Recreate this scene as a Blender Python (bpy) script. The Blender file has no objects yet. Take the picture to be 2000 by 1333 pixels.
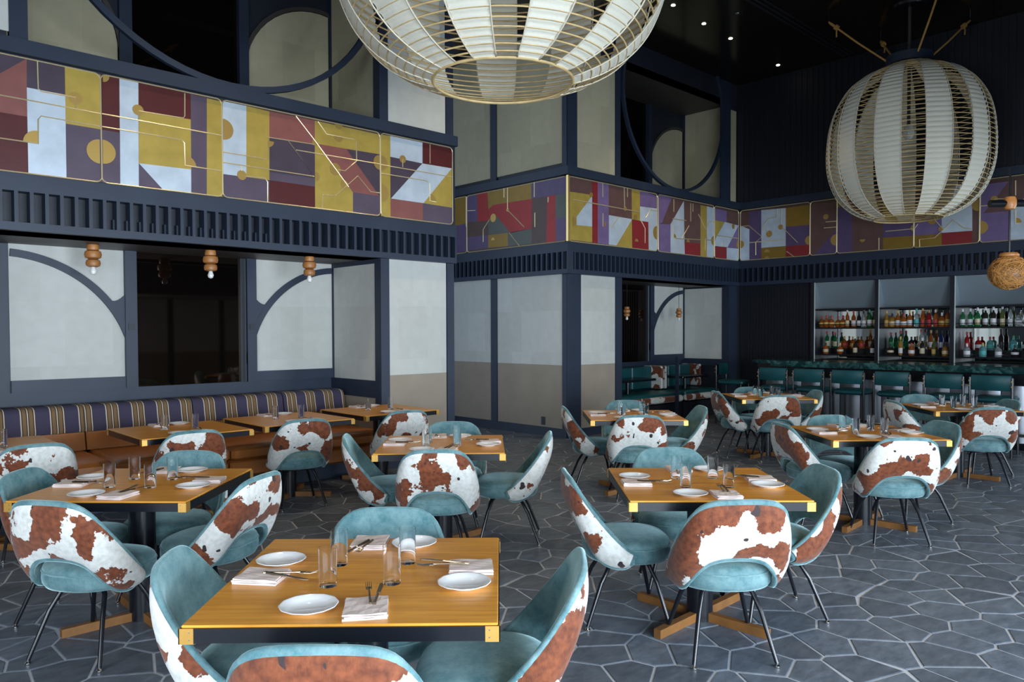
import bpy, math, random
from math import sin, cos, pi, radians, sqrt, atan2
from mathutils import Vector, Matrix
random.seed(7)
sc = bpy.context.scene
COL = sc.collection

# ------------------------------------------------------------------ camera
cam_d = bpy.data.cameras.new('camera'); cam = bpy.data.objects.new('camera', cam_d); COL.objects.link(cam)
PSI = radians(46.42); PITCH = radians(1.448); ROLL = radians(-.170)
cam_d.sensor_width = 36; cam_d.lens = 36 * 1488.7 / 2000; cam_d.shift_y = (684.4 - 666.5) / 2000
cam_d.clip_start = .05; cam_d.clip_end = 100
fw = Vector((cos(PSI) * cos(PITCH), sin(PSI) * cos(PITCH), -sin(PITCH)))
r0 = Vector((sin(PSI), -cos(PSI), 0)); u0 = r0.cross(fw)
rt = r0 * cos(ROLL) + u0 * sin(ROLL); up = u0 * cos(ROLL) - r0 * sin(ROLL)
cam.matrix_world = Matrix(((rt.x, up.x, -fw.x, 0), (rt.y, up.y, -fw.y, 0), (rt.z, up.z, -fw.z, 1.566), (0, 0, 0, 1)))
sc.camera = cam

# ------------------------------------------------------------------ world, light, exposure
sc.view_settings.view_transform = 'Standard'; sc.view_settings.look = 'None'; sc.view_settings.gamma = 1
sc.view_settings.use_curve_mapping = False
sc.view_settings.exposure = 0.88
w = bpy.data.worlds.new('World'); sc.world = w; w.use_nodes = True
w.node_tree.nodes['Background'].inputs[0].default_value = (.62, .78, 1, 1)
w.node_tree.nodes['Background'].inputs[1].default_value = 1.0

def area(name, loc, target, sx, sy, power, col, spread=180):
    l = bpy.data.lights.new(name, 'AREA'); l.shape = 'RECTANGLE'; l.size = sx; l.size_y = sy; l.energy = power; l.color = col
    l.spread = radians(spread)
    o = bpy.data.objects.new(name, l); COL.objects.link(o); o.location = loc
    o.rotation_euler = (Vector(target) - Vector(loc)).to_track_quat('-Z', 'Y').to_euler()
    return o
# daylight coming in through the glazed bays of the wall on the camera's right
WBAYS = [(-2.7, 1.3), (1.6, 5.3), (9.7, 13.2)]
for a_, b_ in WBAYS:
    area('window_and_fill_light', ((a_ + b_) / 2, -3.28, 1.85), ((a_ + b_) / 2, 10, 1.5), b_ - a_ - .1, 3.0, 105 * (b_ - a_) * (.7 if a_ > 9 else 1), (.78, .90, 1.0))
# fill light added behind the camera to brighten the surfaces facing it
area('window_and_fill_light', (-2.85, 1.2, 1.7), (10, 5.2, 1.4), 3.4, 2.4, 85, (.85, .93, 1.0))
# recessed ceiling downlights (their warm cones)
for x, y in ((9.9, 6.0), (6.0, 6.0), (3.2, 6.0), (6.0, 1.5), (2.5, 1.5)):
    l = bpy.data.lights.new('downlight_beam', 'SPOT'); l.energy = 75; l.color = (1, .78, .5); l.spot_size = radians(95); l.spot_blend = .8; l.shadow_soft_size = .06
    o = bpy.data.objects.new('downlight_beam', l); COL.objects.link(o); o.location = (x, y, 6.04)

# ------------------------------------------------------------------ materials
def nn(nt, t, **kw):
    n = nt.nodes.new(t)
    for k, v in kw.items(): setattr(n, k, v)
    return n
def mat(name, col, rough=.5, metal=0, spec=.5, var=0, vscale=6, bump=0, bscale=60, **kw):
    m = bpy.data.materials.new(name); m.use_nodes = True; nt = m.node_tree; b = nt.nodes['Principled BSDF']
    b.inputs['Base Color'].default_value = (*col, 1); b.inputs['Roughness'].default_value = rough
    b.inputs['Metallic'].default_value = metal; b.inputs['Specular IOR Level'].default_value = spec
    for k, v in kw.items(): b.inputs[k].default_value = v
    if var or bump:
        tc = nn(nt, 'ShaderNodeTexCoord')
    if var:
        no = nn(nt, 'ShaderNodeTexNoise'); no.inputs['Scale'].default_value = vscale; no.inputs['Detail'].default_value = 4
        nt.links.new(tc.outputs['Object'], no.inputs['Vector'])
        mp = nn(nt, 'ShaderNodeMapRange'); mp.inputs[1].default_value = .3; mp.inputs[2].default_value = .7
        mp.inputs[3].default_value = 1 - var; mp.inputs[4].default_value = 1 + var
        nt.links.new(no.outputs['Fac'], mp.inputs[0])
        hs = nn(nt, 'ShaderNodeHueSaturation'); hs.inputs['Color'].default_value = (*col, 1)
        nt.links.new(mp.outputs[0], hs.inputs['Value']); nt.links.new(hs.outputs[0], b.inputs['Base Color'])
    if bump:
        n2 = nn(nt, 'ShaderNodeTexNoise'); n2.inputs['Scale'].default_value = bscale; n2.inputs['Detail'].default_value = 3
        nt.links.new(tc.outputs['Object'], n2.inputs['Vector'])
        bu = nn(nt, 'ShaderNodeBump'); bu.inputs['Strength'].default_value = bump; bu.inputs['Distance'].default_value = .01
        nt.links.new(n2.outputs['Fac'], bu.inputs['Height']); nt.links.new(bu.outputs[0], b.inputs['Normal'])
    return m
M = {}
M['navy'] = mat('navy_paint', (.017, .028, .054), .5, var=.12, vscale=3, bump=.05, bscale=90)
M['navy_dark'] = mat('dark_navy_paint', (.014, .018, .030), .5)
M['black'] = mat('black_metal', (.006, .007, .011), .25, spec=.6)
M['black_wall'] = mat('black_ribbed_paint', (.008, .010, .018), .55)
M['ceiling'] = mat('dark_gloss_ceiling', (.010, .008, .006), .16, spec=.35)
M['soffit'] = mat('soffit_paint', (.05, .045, .042), .5)
M['wood_dark'] = mat('bronze_brown_wood', (.22, .095, .025), .45, var=.3, vscale=8)
M['brass'] = mat('brass', (.85, .60, .24), .3, metal=.85)
M['corner_brass'] = mat('corner_brass', (.66, .37, .09), .38, metal=.7)
M['gold_line'] = mat('gold_inlay', (.80, .68, .42), .38, metal=.6)
M['disc'] = mat('gold_disc', (.50, .32, .09), .4, metal=.55)
M['china'] = mat('white_china', (.80, .82, .85), .15, spec=.5)
M['linen'] = mat('blush_linen', (.72, .62, .60), .9, bump=.2, bscale=300)
M['steel'] = mat('steel', (.55, .54, .52), .22, metal=1)
M['bronze_steel'] = mat('bronze_cutlery', (.42, .34, .25), .25, metal=1)
M['glass'] = mat('clear_glass', (1, 1, 1), .0, **{'Transmission Weight': 1.0, 'IOR': 1.18})
M['darkglass'] = mat('smoked_mirror', (.085, .062, .05), .03, metal=.97)
M['mirror'] = mat('bar_mirror', (.80, .82, .80), .04, metal=1)
M['shade'] = mat('grey_blue_panel', (.24, .29, .33), .35, spec=.5)
M['leather'] = mat('orange_leather', (.42, .14, .030), .38, spec=.5, var=.15, vscale=5, bump=.08, bscale=120)
M['teal_leather'] = mat('teal_leather', (.006, .075, .085), .4, spec=.5, var=.15)
M['linen_white'] = mat('lantern_fabric', (.72, .69, .58), .8, bump=.3, bscale=40, **{'Transmission Weight': 0.0})
M['bamboo'] = mat('bamboo_cane', (.62, .45, .21), .5, var=.2, vscale=10)
M['seam'] = mat('pale_cord', (.72, .66, .52), .8)
M['rope'] = mat('hemp_rope', (.50, .27, .07), .9, bump=.5, bscale=90)
M['turned'] = mat('turned_oak', (.42, .17, .045), .4, var=.2)
M['rattan'] = mat('rattan', (.42, .19, .045), .6, var=.3, vscale=30, bump=.6, bscale=60)
M['bulb'] = mat('opal_bulb', (.85, .85, .82), .2)
M['grout'] = mat('pale_grout', (.50, .53, .58), .85, var=.1, vscale=20)
M['outlet'] = mat('outlet_plastic', (.02, .02, .02), .4)
M['lamp'] = mat('downlight_lens', (1, .95, .85), .3, **{'Emission Color': (1, .88, .68, 1), 'Emission Strength': 9.0})
M['barmetal'] = mat('brushed_bar_front', (.34, .36, .40), .33, metal=.9)
M['paint_white'] = mat('pale_glass_edge', (.55, .62, .62), .3)

# upholstered wall panels: patchwork of sheets in slightly different creams
def panel_mat(name, a, b):
    m = bpy.data.materials.new(name); m.use_nodes = True; nt = m.node_tree; p = nt.nodes['Principled BSDF']; p.inputs['Roughness'].default_value = .85
    tc = nn(nt, 'ShaderNodeTexCoord'); br = nn(nt, 'ShaderNodeTexBrick'); mp = nn(nt, 'ShaderNodeMapping')
    geo = nn(nt, 'ShaderNodeSeparateXYZ'); nt.links.new(tc.outputs['Object'], geo.inputs[0])
    ad = nn(nt, 'ShaderNodeMath', operation='ADD'); nt.links.new(geo.outputs[0], ad.inputs[0]); nt.links.new(geo.outputs[1], ad.inputs[1])
    co = nn(nt, 'ShaderNodeCombineXYZ'); nt.links.new(ad.outputs[0], co.inputs[0]); nt.links.new(geo.outputs[2], co.inputs[1])
    br.inputs['Color1'].default_value = (*a, 1); br.inputs['Color2'].default_value = (*b, 1); br.inputs['Mortar'].default_value = (*[(x + y) / 2 for x, y in zip(a, b)], 1)
    br.inputs['Scale'].default_value = 1; br.inputs['Mortar Size'].default_value = .002; br.inputs['Brick Width'].default_value = .42; br.inputs['Row Height'].default_value = .62
    nt.links.new(co.outputs[0], br.inputs['Vector'])
    no = nn(nt, 'ShaderNodeTexNoise'); no.inputs['Scale'].default_value = 9; no.inputs['Detail'].default_value = 6; nt.links.new(tc.outputs['Object'], no.inputs['Vector'])
    hs = nn(nt, 'ShaderNodeHueSaturation'); mr = nn(nt, 'ShaderNodeMapRange'); mr.inputs[3].default_value = .9; mr.inputs[4].default_value = 1.1
    nt.links.new(no.outputs[0], mr.inputs[0]); nt.links.new(mr.outputs[0], hs.inputs['Value']); nt.links.new(br.outputs[0], hs.inputs['Color'])
    nt.links.new(hs.outputs[0], p.inputs['Base Color'])
    return m
M['cream'] = panel_mat('cream_panel', (.56, .57, .54), (.50, .51, .48))
M['cream_dimlight'] = panel_mat('cream_panel_dim_warm_light', (.46, .42, .29), (.39, .355, .24))  # cream panels again, the upper storey's dim warm light put into the colour
M['tan'] = mat('taupe_panel', (.31, .265, .21), .85, var=.06, vscale=4)

# mural colours
MC = dict(plum=(.068, .048, .070), mauve=(.095, .070, .105), rose=(.24, .085, .075), maroon=(.085, .014, .015), silver=(.55, .63, .72),
          gold=(.46, .33, .07), ochre=(.27, .16, .025), violet=(.10, .065, .15), lilac=(.17, .115, .25), scarlet=(.34, .018, .014),
          red=(.24, .022, .026), clay=(.125, .065, .060), brown=(.09, .05, .04), slate=(.09, .10, .085))
for k, v in MC.items():
    M['m_' + k] = mat('mural_' + k, v, .42, spec=.4, metal=.25 if k in ('gold', 'silver', 'ochre') else 0, var=.10, vscale=7)

# velvet
def velvet(name, a, b):
    m = bpy.data.materials.new(name); m.use_nodes = True; nt = m.node_tree; p = nt.nodes['Principled BSDF']
    p.inputs['Roughness'].default_value = .85; p.inputs['Sheen Weight'].default_value = .9; p.inputs['Sheen Roughness'].default_value = .35
    p.inputs['Sheen Tint'].default_value = (.65, .95, 1, 1); p.inputs['Specular IOR Level'].default_value = .2
    tc = nn(nt, 'ShaderNodeTexCoord'); oi = nn(nt, 'ShaderNodeObjectInfo'); va = nn(nt, 'ShaderNodeVectorMath', operation='ADD')
    nt.links.new(tc.outputs['Object'], va.inputs[0]); ml = nn(nt, 'ShaderNodeMath', operation='MULTIPLY'); ml.inputs[1].default_value = 37
    nt.links.new(oi.outputs['Random'], ml.inputs[0]); nt.links.new(ml.outputs[0], va.inputs[1])
    n1 = nn(nt, 'ShaderNodeTexNoise'); n1.inputs['Scale'].default_value = 11; n1.inputs['Detail'].default_value = 8; n1.inputs['Roughness'].default_value = .72
    nt.links.new(va.outputs[0], n1.inputs['Vector'])
    cr = nn(nt, 'ShaderNodeValToRGB'); cr.color_ramp.elements[0].position = .33; cr.color_ramp.elements[0].color = (*a, 1)
    cr.color_ramp.elements[1].position = .7; cr.color_ramp.elements[1].color = (*b, 1)
    nt.links.new(n1.outputs['Fac'], cr.inputs[0]); nt.links.new(cr.outputs[0], p.inputs['Base Color'])
    n2 = nn(nt, 'ShaderNodeTexNoise'); n2.inputs['Scale'].default_value = 260; nt.links.new(tc.outputs['Object'], n2.inputs['Vector'])
    bu = nn(nt, 'ShaderNodeBump'); bu.inputs['Strength'].default_value = .25; bu.inputs['Distance'].default_value = .004
    nt.links.new(n2.outputs['Fac'], bu.inputs['Height']); nt.links.new(bu.outputs[0], p.inputs['Normal'])
    return m
M['velvet'] = velvet('teal_velvet', (.055, .150, .175), (.21, .335, .35))

# cowhide
def cowhide(name):
    m = bpy.data.materials.new(name); m.use_nodes = True; nt = m.node_tree; p = nt.nodes['Principled BSDF']
    p.inputs['Roughness'].default_value = .65; p.inputs['Sheen Weight'].default_value = .25; p.inputs['Specular IOR Level'].default_value = .25
    tc = nn(nt, 'ShaderNodeTexCoord'); oi = nn(nt, 'ShaderNodeObjectInfo'); ml = nn(nt, 'ShaderNodeMath', operation='MULTIPLY'); ml.inputs[1].default_value = 91
    nt.links.new(oi.outputs['Random'], ml.inputs[0]); va = nn(nt, 'ShaderNodeVectorMath', operation='ADD')
    nt.links.new(tc.outputs['Object'], va.inputs[0]); nt.links.new(ml.outputs[0], va.inputs[1])
    # jagged hair edges: displace the lookup with fine noise
    nf = nn(nt, 'ShaderNodeTexNoise'); nf.inputs['Scale'].default_value = 55; nf.inputs['Detail'].default_value = 2
    nt.links.new(va.outputs[0], nf.inputs['Vector'])
    n1 = nn(nt, 'ShaderNodeTexNoise'); n1.inputs['Scale'].default_value = 5.2; n1.inputs['Detail'].default_value = 1.6; n1.inputs['Roughness'].default_value = .5
    nt.links.new(va.outputs[0], n1.inputs['Vector'])
    a1 = nn(nt, 'ShaderNodeMath', operation='MULTIPLY_ADD'); a1.inputs[1].default_value = .11; nt.links.new(nf.outputs['Fac'], a1.inputs[0]); nt.links.new(n1.outputs['Fac'], a1.inputs[2])
    th = nn(nt, 'ShaderNodeMapRange'); th.inputs[1].default_value = .568; th.inputs[2].default_value = .575; nt.links.new(a1.outputs[0], th.inputs[0])
    # small specks
    n3 = nn(nt, 'ShaderNodeTexNoise'); n3.inputs['Scale'].default_value = 17; n3.inputs['Detail'].default_value = .5; nt.links.new(va.outputs[0], n3.inputs['Vector'])
    t3 = nn(nt, 'ShaderNodeMapRange'); t3.inputs[1].default_value = .735; t3.inputs[2].default_value = .742; nt.links.new(n3.outputs['Fac'], t3.inputs[0])
    nb = nn(nt, 'ShaderNodeTexNoise'); nb.inputs['Scale'].default_value = 40; nb.inputs['Detail'].default_value = 4; nt.links.new(va.outputs[0], nb.inputs['Vector'])
    cb = nn(nt, 'ShaderNodeValToRGB'); cb.color_ramp.elements[0].position = .3; cb.color_ramp.elements[0].color = (.10, .024, .009, 1)
    cb.color_ramp.elements[1].position = .7; cb.color_ramp.elements[1].color = (.24, .066, .024, 1); nt.links.new(nb.outputs['Fac'], cb.inputs[0])
    cw = nn(nt, 'ShaderNodeValToRGB'); cw.color_ramp.elements[0].position = .3; cw.color_ramp.elements[0].color = (.58, .58, .54, 1)
    cw.color_ramp.elements[1].position = .6; cw.color_ramp.elements[1].color = (.74, .74, .71, 1); nt.links.new(nb.outputs['Fac'], cw.inputs[0])
    mx = nn(nt, 'ShaderNodeMix', data_type='RGBA'); nt.links.new(th.outputs[0], mx.inputs[0]); nt.links.new(cw.outputs[0], mx.inputs[6]); nt.links.new(cb.outputs[0], mx.inputs[7])
    mx2 = nn(nt, 'ShaderNodeMix', data_type='RGBA'); nt.links.new(t3.outputs[0], mx2.inputs[0]); nt.links.new(mx.outputs[2], mx2.inputs[6]); mx2.inputs[7].default_value = (.035, .022, .022, 1)
    nt.links.new(mx2.outputs[2], p.inputs['Base Color'])
    bu = nn(nt, 'ShaderNodeBump'); bu.inputs['Strength'].default_value = .3; bu.inputs['Distance'].default_value = .004
    nh = nn(nt, 'ShaderNodeTexNoise'); nh.inputs['Scale'].default_value = 180; mpp = nn(nt, 'ShaderNodeMapping'); mpp.inputs['Scale'].default_value = (1, 1, .2)
    nt.links.new(tc.outputs['Object'], mpp.inputs[0]); nt.links.new(mpp.outputs[0], nh.inputs['Vector'])
    nt.links.new(nh.outputs['Fac'], bu.inputs['Height']); nt.links.new(bu.outputs[0], p.inputs['Normal'])
    return m
M['cow'] = cowhide('brown_white_cowhide')

def woodtop():
    m = bpy.data.materials.new('oak_table_top'); m.use_nodes = True; nt = m.node_tree; p = nt.nodes['Principled BSDF']
    p.inputs['Roughness'].default_value = .33; p.inputs['Specular IOR Level'].default_value = .4
    tc = nn(nt, 'ShaderNodeTexCoord'); mp = nn(nt, 'ShaderNodeMapping'); mp.inputs['Scale'].default_value = (1.2, 16, 1)
    oi = nn(nt, 'ShaderNodeObjectInfo'); va = nn(nt, 'ShaderNodeVectorMath', operation='ADD'); nt.links.new(tc.outputs['Object'], mp.inputs[0])
    nt.links.new(mp.outputs[0], va.inputs[0]); ml = nn(nt, 'ShaderNodeMath', operation='MULTIPLY'); ml.inputs[1].default_value = 20
    nt.links.new(oi.outputs['Random'], ml.inputs[0]); nt.links.new(ml.outputs[0], va.inputs[1])
    n1 = nn(nt, 'ShaderNodeTexNoise'); n1.inputs['Scale'].default_value = 2.5; n1.inputs['Detail'].default_value = 8; n1.inputs['Roughness'].default_value = .6; n1.inputs['Distortion'].default_value = .4
    nt.links.new(va.outputs[0], n1.inputs['Vector'])
    cr = nn(nt, 'ShaderNodeValToRGB'); e = cr.color_ramp.elements; e[0].position = .3; e[0].color = (.60, .235, .026, 1); e[1].position = .72; e[1].color = (.86, .415, .060, 1)
    nt.links.new(n1.outputs['Fac'], cr.inputs[0]); nt.links.new(cr.outputs[0], p.inputs['Base Color'])
    return m
M['oak'] = woodtop()

def slate():
    m = bpy.data.materials.new('slate_tile'); m.use_nodes = True; nt = m.node_tree; p = nt.nodes['Principled BSDF']
    p.inputs['Roughness'].default_value = .42; p.inputs['Specular IOR Level'].default_value = .5
    ge = nn(nt, 'ShaderNodeNewGeometry'); oi = nn(nt, 'ShaderNodeObjectInfo'); ad = nn(nt, 'ShaderNodeMath', operation='ADD')
    nt.links.new(ge.outputs['Random Per Island'], ad.inputs[0]); nt.links.new(oi.outputs['Random'], ad.inputs[1]); fr = nn(nt, 'ShaderNodeMath', operation='FRACT'); nt.links.new(ad.outputs[0], fr.inputs[0])
    tc = nn(nt, 'ShaderNodeNewGeometry'); n1 = nn(nt, 'ShaderNodeTexNoise'); n1.inputs['Scale'].default_value = 7; n1.inputs['Detail'].default_value = 10; n1.inputs['Roughness'].default_value = .7
    mp = nn(nt, 'ShaderNodeMapping'); mp.inputs['Scale'].default_value = (1, 2.2, 1); mp.inputs['Rotation'].default_value = (0, 0, .8)
    nt.links.new(tc.outputs['Position'], mp.inputs[0]); nt.links.new(mp.outputs[0], n1.inputs['Vector'])
    cr = nn(nt, 'ShaderNodeValToRGB'); e = cr.color_ramp.elements; e[0].position = .3; e[0].color = (.062, .078, .105, 1); e[1].position = .75; e[1].color = (.175, .205, .250, 1)
    nt.links.new(n1.outputs['Fac'], cr.inputs[0])
    hs = nn(nt, 'ShaderNodeHueSaturation'); mr = nn(nt, 'ShaderNodeMapRange'); mr.inputs[3].default_value = .8; mr.inputs[4].default_value = 1.25
    nt.links.new(fr.outputs[0], mr.inputs[0]); nt.links.new(mr.outputs[0], hs.inputs['Value']); nt.links.new(cr.outputs[0], hs.inputs['Color']); nt.links.new(hs.outputs[0], p.inputs['Base Color'])
    bu = nn(nt, 'ShaderNodeBump'); bu.inputs['Strength'].default_value = .35; bu.inputs['Distance'].default_value = .006
    nt.links.new(n1.outputs['Fac'], bu.inputs['Height']); nt.links.new(bu.outputs[0], p.inputs['Normal'])
    return m
M['slate'] = slate()

def marble():
    m = bpy.data.materials.new('green_marble'); m.use_nodes = True; nt = m.node_tree; p = nt.nodes['Principled BSDF']; p.inputs['Roughness'].default_value = .12
    tc = nn(nt, 'ShaderNodeTexCoord'); n1 = nn(nt, 'ShaderNodeTexNoise'); n1.inputs['Scale'].default_value = 5; n1.inputs['Detail'].default_value = 9; n1.inputs['Distortion'].default_value = 2.5
    nt.links.new(tc.outputs['Object'], n1.inputs['Vector']); cr = nn(nt, 'ShaderNodeValToRGB'); e = cr.color_ramp.elements
    e[0].position = .45; e[0].color = (.006, .035, .036, 1); e[1].position = .68; e[1].color = (.06, .17, .16, 1)
    nt.links.new(n1.outputs['Fac'], cr.inputs[0]); nt.links.new(cr.outputs[0], p.inputs['Base Color'])
    return m
M['marble'] = marble()

def stripes():
    m = bpy.data.materials.new('striped_fabric'); m.use_nodes = True; nt = m.node_tree; p = nt.nodes['Principled BSDF']; p.inputs['Roughness'].default_value = .85
    tc = nn(nt, 'ShaderNodeTexCoord'); sx = nn(nt, 'ShaderNodeSeparateXYZ'); nt.links.new(tc.outputs['Object'], sx.inputs[0])
    dv = nn(nt, 'ShaderNodeMath', operation='DIVIDE'); dv.inputs[1].default_value = .235; nt.links.new(sx.outputs[0], dv.inputs[0])
    fr = nn(nt, 'ShaderNodeMath', operation='FRACT'); nt.links.new(dv.outputs[0], fr.inputs[0])
    cr = nn(nt, 'ShaderNodeValToRGB'); r = cr.color_ramp; r.interpolation = 'CONSTANT'
    pur = (.055, .045, .085); cre = (.62, .52, .40); dk = (.030, .022, .022); tn = (.22, .125, .055)
    st = [(0, pur), (.40, cre), (.445, dk), (.475, tn), (.60, dk), (.63, cre), (.67, dk), (.70, tn), (.83, dk), (.86, cre), (.90, dk), (.92, pur)]
    while len(r.elements) < len(st): r.elements.new(.5)
    for i, (q, c) in enumerate(st): r.elements[i].position = q; r.elements[i].color = (*c, 1)
    nt.links.new(fr.outputs[0], cr.inputs[0]); nt.links.new(cr.outputs[0], p.inputs['Base Color'])
    return m
M['stripe'] = stripes()

# ------------------------------------------------------------------ mesh helpers
class MB:
    def __init__(s): s.v = []; s.f = []
    def add(s, v, f):
        o = len(s.v); s.v += [tuple(p) for p in v]; s.f += [tuple(i + o for i in q) for q in f]; return s
    def box(s, x0, y0, z0, x1, y1, z1):
        x0, x1 = sorted((x0, x1)); y0, y1 = sorted((y0, y1)); z0, z1 = sorted((z0, z1))
        return s.add([(x0, y0, z0), (x1, y0, z0), (x1, y1, z0), (x0, y1, z0), (x0, y0, z1), (x1, y0, z1), (x1, y1, z1), (x0, y1, z1)],
                     [(0, 3, 2, 1), (4, 5, 6, 7), (0, 1, 5, 4), (1, 2, 6, 5), (2, 3, 7, 6), (3, 0, 4, 7)])
    def bbox(s, x0, y0, z0, x1, y1, z1, b):
        # box with chamfered edges: superposition of rings
        x0, x1 = sorted((x0, x1)); y0, y1 = sorted((y0, y1)); z0, z1 = sorted((z0, z1))
        def ring(i, z):
            a, c, d, e = x0 + i, x1 - i, y0 + i, y1 - i
            k = b
            return [(a + k, d, z), (c - k, d, z), (c, d + k, z), (c, e - k, z), (c - k, e, z), (a + k, e, z), (a, e - k, z), (a, d + k, z)]
        rs = [ring(b, z0), ring(0, z0 + b), ring(0, z1 - b), ring(b, z1)]
        v = sum(rs, []); f = [tuple(range(7, -1, -1)), tuple(range(24, 32))]
        for r in range(3):
            for i in range(8): f.append((r * 8 + i, r * 8 + (i + 1) % 8, r * 8 + 8 + (i + 1) % 8, r * 8 + 8 + i))
        return s.add(v, f)
    def tube(s, pts, r, n=8, cap=True):
        pts = [Vector(p) for p in pts]; rr = r if isinstance(r, (list, tuple)) else [r] * len(pts)
        rings = []; prev = None
        for i, p in enumerate(pts):
            t = (pts[min(i + 1, len(pts) - 1)] - pts[max(i - 1, 0)]).normalized()
            if prev is None: a = t.orthogonal().normalized()
            else:
                a = prev - t * prev.dot(t)
                a = a.normalized() if a.length > 1e-6 else t.orthogonal().normalized()
            prev = a; b = t.cross(a)
            rings.append([p + (a * cos(2 * pi * k / n) + b * sin(2 * pi * k / n)) * rr[i] for k in range(n)])
        v = sum(rings, []); f = []
        for i in range(len(pts) - 1):
            for k in range(n): f.append((i * n + k, i * n + (k + 1) % n, (i + 1) * n + (k + 1) % n, (i + 1) * n + k))
        if cap: f.append(tuple(range(n - 1, -1, -1))); f.append(tuple(range((len(pts) - 1) * n, len(pts) * n)))
        return s.add(v, f)
    def lathe(s, prof, n=24, c=(0, 0, 0)):
        v = []; f = []
        for r, z in prof:
            for k in range(n): v.append((c[0] + r * cos(2 * pi * k / n), c[1] + r * sin(2 * pi * k / n), c[2] + z))
        m = len(prof)
        for i in range(m - 1):
            for k in range(n): f.append((i * n + k, i * n + (k + 1) % n, (i + 1) * n + (k + 1) % n, (i + 1) * n + k))
        if prof[0][0] > 1e-5: f.append(tuple(range(n - 1, -1, -1)))
        if prof[-1][0] > 1e-5: f.append(tuple(range((m - 1) * n, m * n)))
        return s.add(v, f)
    def prism(s, poly, axis, a, b):
        # poly (u,w) extruded between a and b along the axis 'Y' (u=X,w=Z), 'X' (u=Y,w=Z) or 'Z' (u=X,w=Y)
        def P(u, w, t): return (u, t, w) if axis == 'Y' else ((t, u, w) if axis == 'X' else (u, w, t))
        n = len(poly); v = [P(u, w, a) for u, w in poly] + [P(u, w, b) for u, w in poly]
        f = [tuple(range(n)), tuple(range(2 * n - 1, n - 1, -1))]
        for i in range(n): f.append((i, i + n, (i + 1) % n + n, (i + 1) % n))
        return s.add(v, f)
    def grid(s, G, closed_u=False):
        R = len(G); Cn = len(G[0]); v = sum([list(r) for r in G], []); f = []
        for i in range(R - 1):
            for k in range(Cn if closed_u else Cn - 1):
                f.append((i * Cn + k, i * Cn + (k + 1) % Cn, (i + 1) * Cn + (k + 1) % Cn, (i + 1) * Cn + k))
        return s.add(v, f)
def obj(name, mb, m, parent=None, loc=(0, 0, 0), rz=0, smooth=False, label=None, kind=None, fix=True):
    me = bpy.data.meshes.new(name); me.from_pydata(mb.v, [], mb.f)
    if fix:
        import bmesh
        bm = bmesh.new(); bm.from_mesh(me); bmesh.ops.recalc_face_normals(bm, faces=bm.faces); bm.to_mesh(me); bm.free()
    me.materials.append(M[m] if isinstance(m, str) else m)
    if smooth:
        me.polygons.foreach_set('use_smooth', [True] * len(me.polygons))
        if smooth != 'all':
            try: me.set_sharp_from_angle(angle=radians(40))
            except Exception: pass
    o = bpy.data.objects.new(name, me); COL.objects.link(o)
    if parent is not None: o.parent = parent
    o.location = loc; o.rotation_euler = (0, 0, rz)
    if label: o['label'] = label
    if kind: o['kind'] = kind
    return o
def thing(name, label, cat, loc=(0, 0, 0), rz=0, group=None):
    o = bpy.data.objects.new(name, None); COL.objects.link(o); o.location = loc; o.rotation_euler = (0, 0, rz); o.empty_display_size = .1
    o['label'] = label; o['category'] = cat
    if group: o['group'] = group
    return o
def tag(o, label, cat, group=None):
    o['label'] = label; o['category'] = cat
    if group: o['group'] = group
    return o
def dup(root, label, loc=None, rz=None, group=None):
    def cp(o, par):
        c = o.copy(); COL.objects.link(c)
        if par is not None: c.parent = par
        for ch in KIDS.get(o.name, []): cp(ch, c)
        return c
    r = cp(root, None); r['label'] = label
    if group: r['group'] = group
    if loc is not None: r.location = loc
    if rz is not None: r.rotation_euler = (0, 0, rz)
    return r
KIDS = {}
def index_kids(root):
    def go(o):
        KIDS[o.name] = [c for c in bpy.data.objects if c.parent == o]
        for c in KIDS[o.name]: go(c)
    go(root)
def box(name, m, x0, y0, z0, x1, y1, z1, parent=None, b=0, **kw):
    mb = MB()
    if b: mb.bbox(x0, y0, z0, x1, y1, z1, b)
    else: mb.box(x0, y0, z0, x1, y1, z1)
    return obj(name, mb, m, parent, **kw)
def struct(name, mb, m, **kw): return obj(name, mb, m, kind='structure', **kw)
def arc(cx, cz, r, a0, a1, n):
    return [(cx + r * cos(radians(a0 + (a1 - a0) * i / n)), cz + r * sin(radians(a0 + (a1 - a0) * i / n))) for i in range(n + 1)]

# ================================================================== FLOOR
FX0, FX1, FY0, FY1 = -2.9, 13.6, -3.0, 12.0
fl = struct('floor', MB().box(FX0, FY0, -.12, FX1, FY1, -.004), 'grout')
def clip(poly, nx, ny, d):
    out = []
    for i in range(len(poly)):
        a = poly[i]; b = poly[(i + 1) % len(poly)]; da = a[0] * nx + a[1] * ny - d; db = b[0] * nx + b[1] * ny - d
        if da <= 0: out.append(a)
        if da * db < 0: t = da / (da - db); out.append((a[0] + (b[0] - a[0]) * t, a[1] + (b[1] - a[1]) * t))
    return out
rs = random.Random(11)
seeds = []
sxp, syp = .300, .212
ang = radians(-38); ca, sa = cos(ang), sin(ang)
for j in range(-90, 110):
    for i in range(-70, 80):
        u = i * sxp + (j % 2) * sxp * .5 + .09 * ((i * 2 + j) % 3 - 1); v = j * syp + .035 * ((i + j) % 3 - 1)
        x = u * ca - v * sa + rs.uniform(-.055, .055) + 4; y = u * sa + v * ca + rs.uniform(-.055, .055) + 3
        if FX0 - .2 < x < 13.0 and -3.2 < y < 11.9:
            if y > 7.3 and not (5.8 < x < 8.3): continue
            seeds.append((x, y))
cells = {}
for i, (x, y) in enumerate(seeds): cells.setdefault((int(x // .6), int(y // .6)), []).append(i)
tiles = []
ddx, ddy = cos(PSI), sin(PSI)
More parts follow.
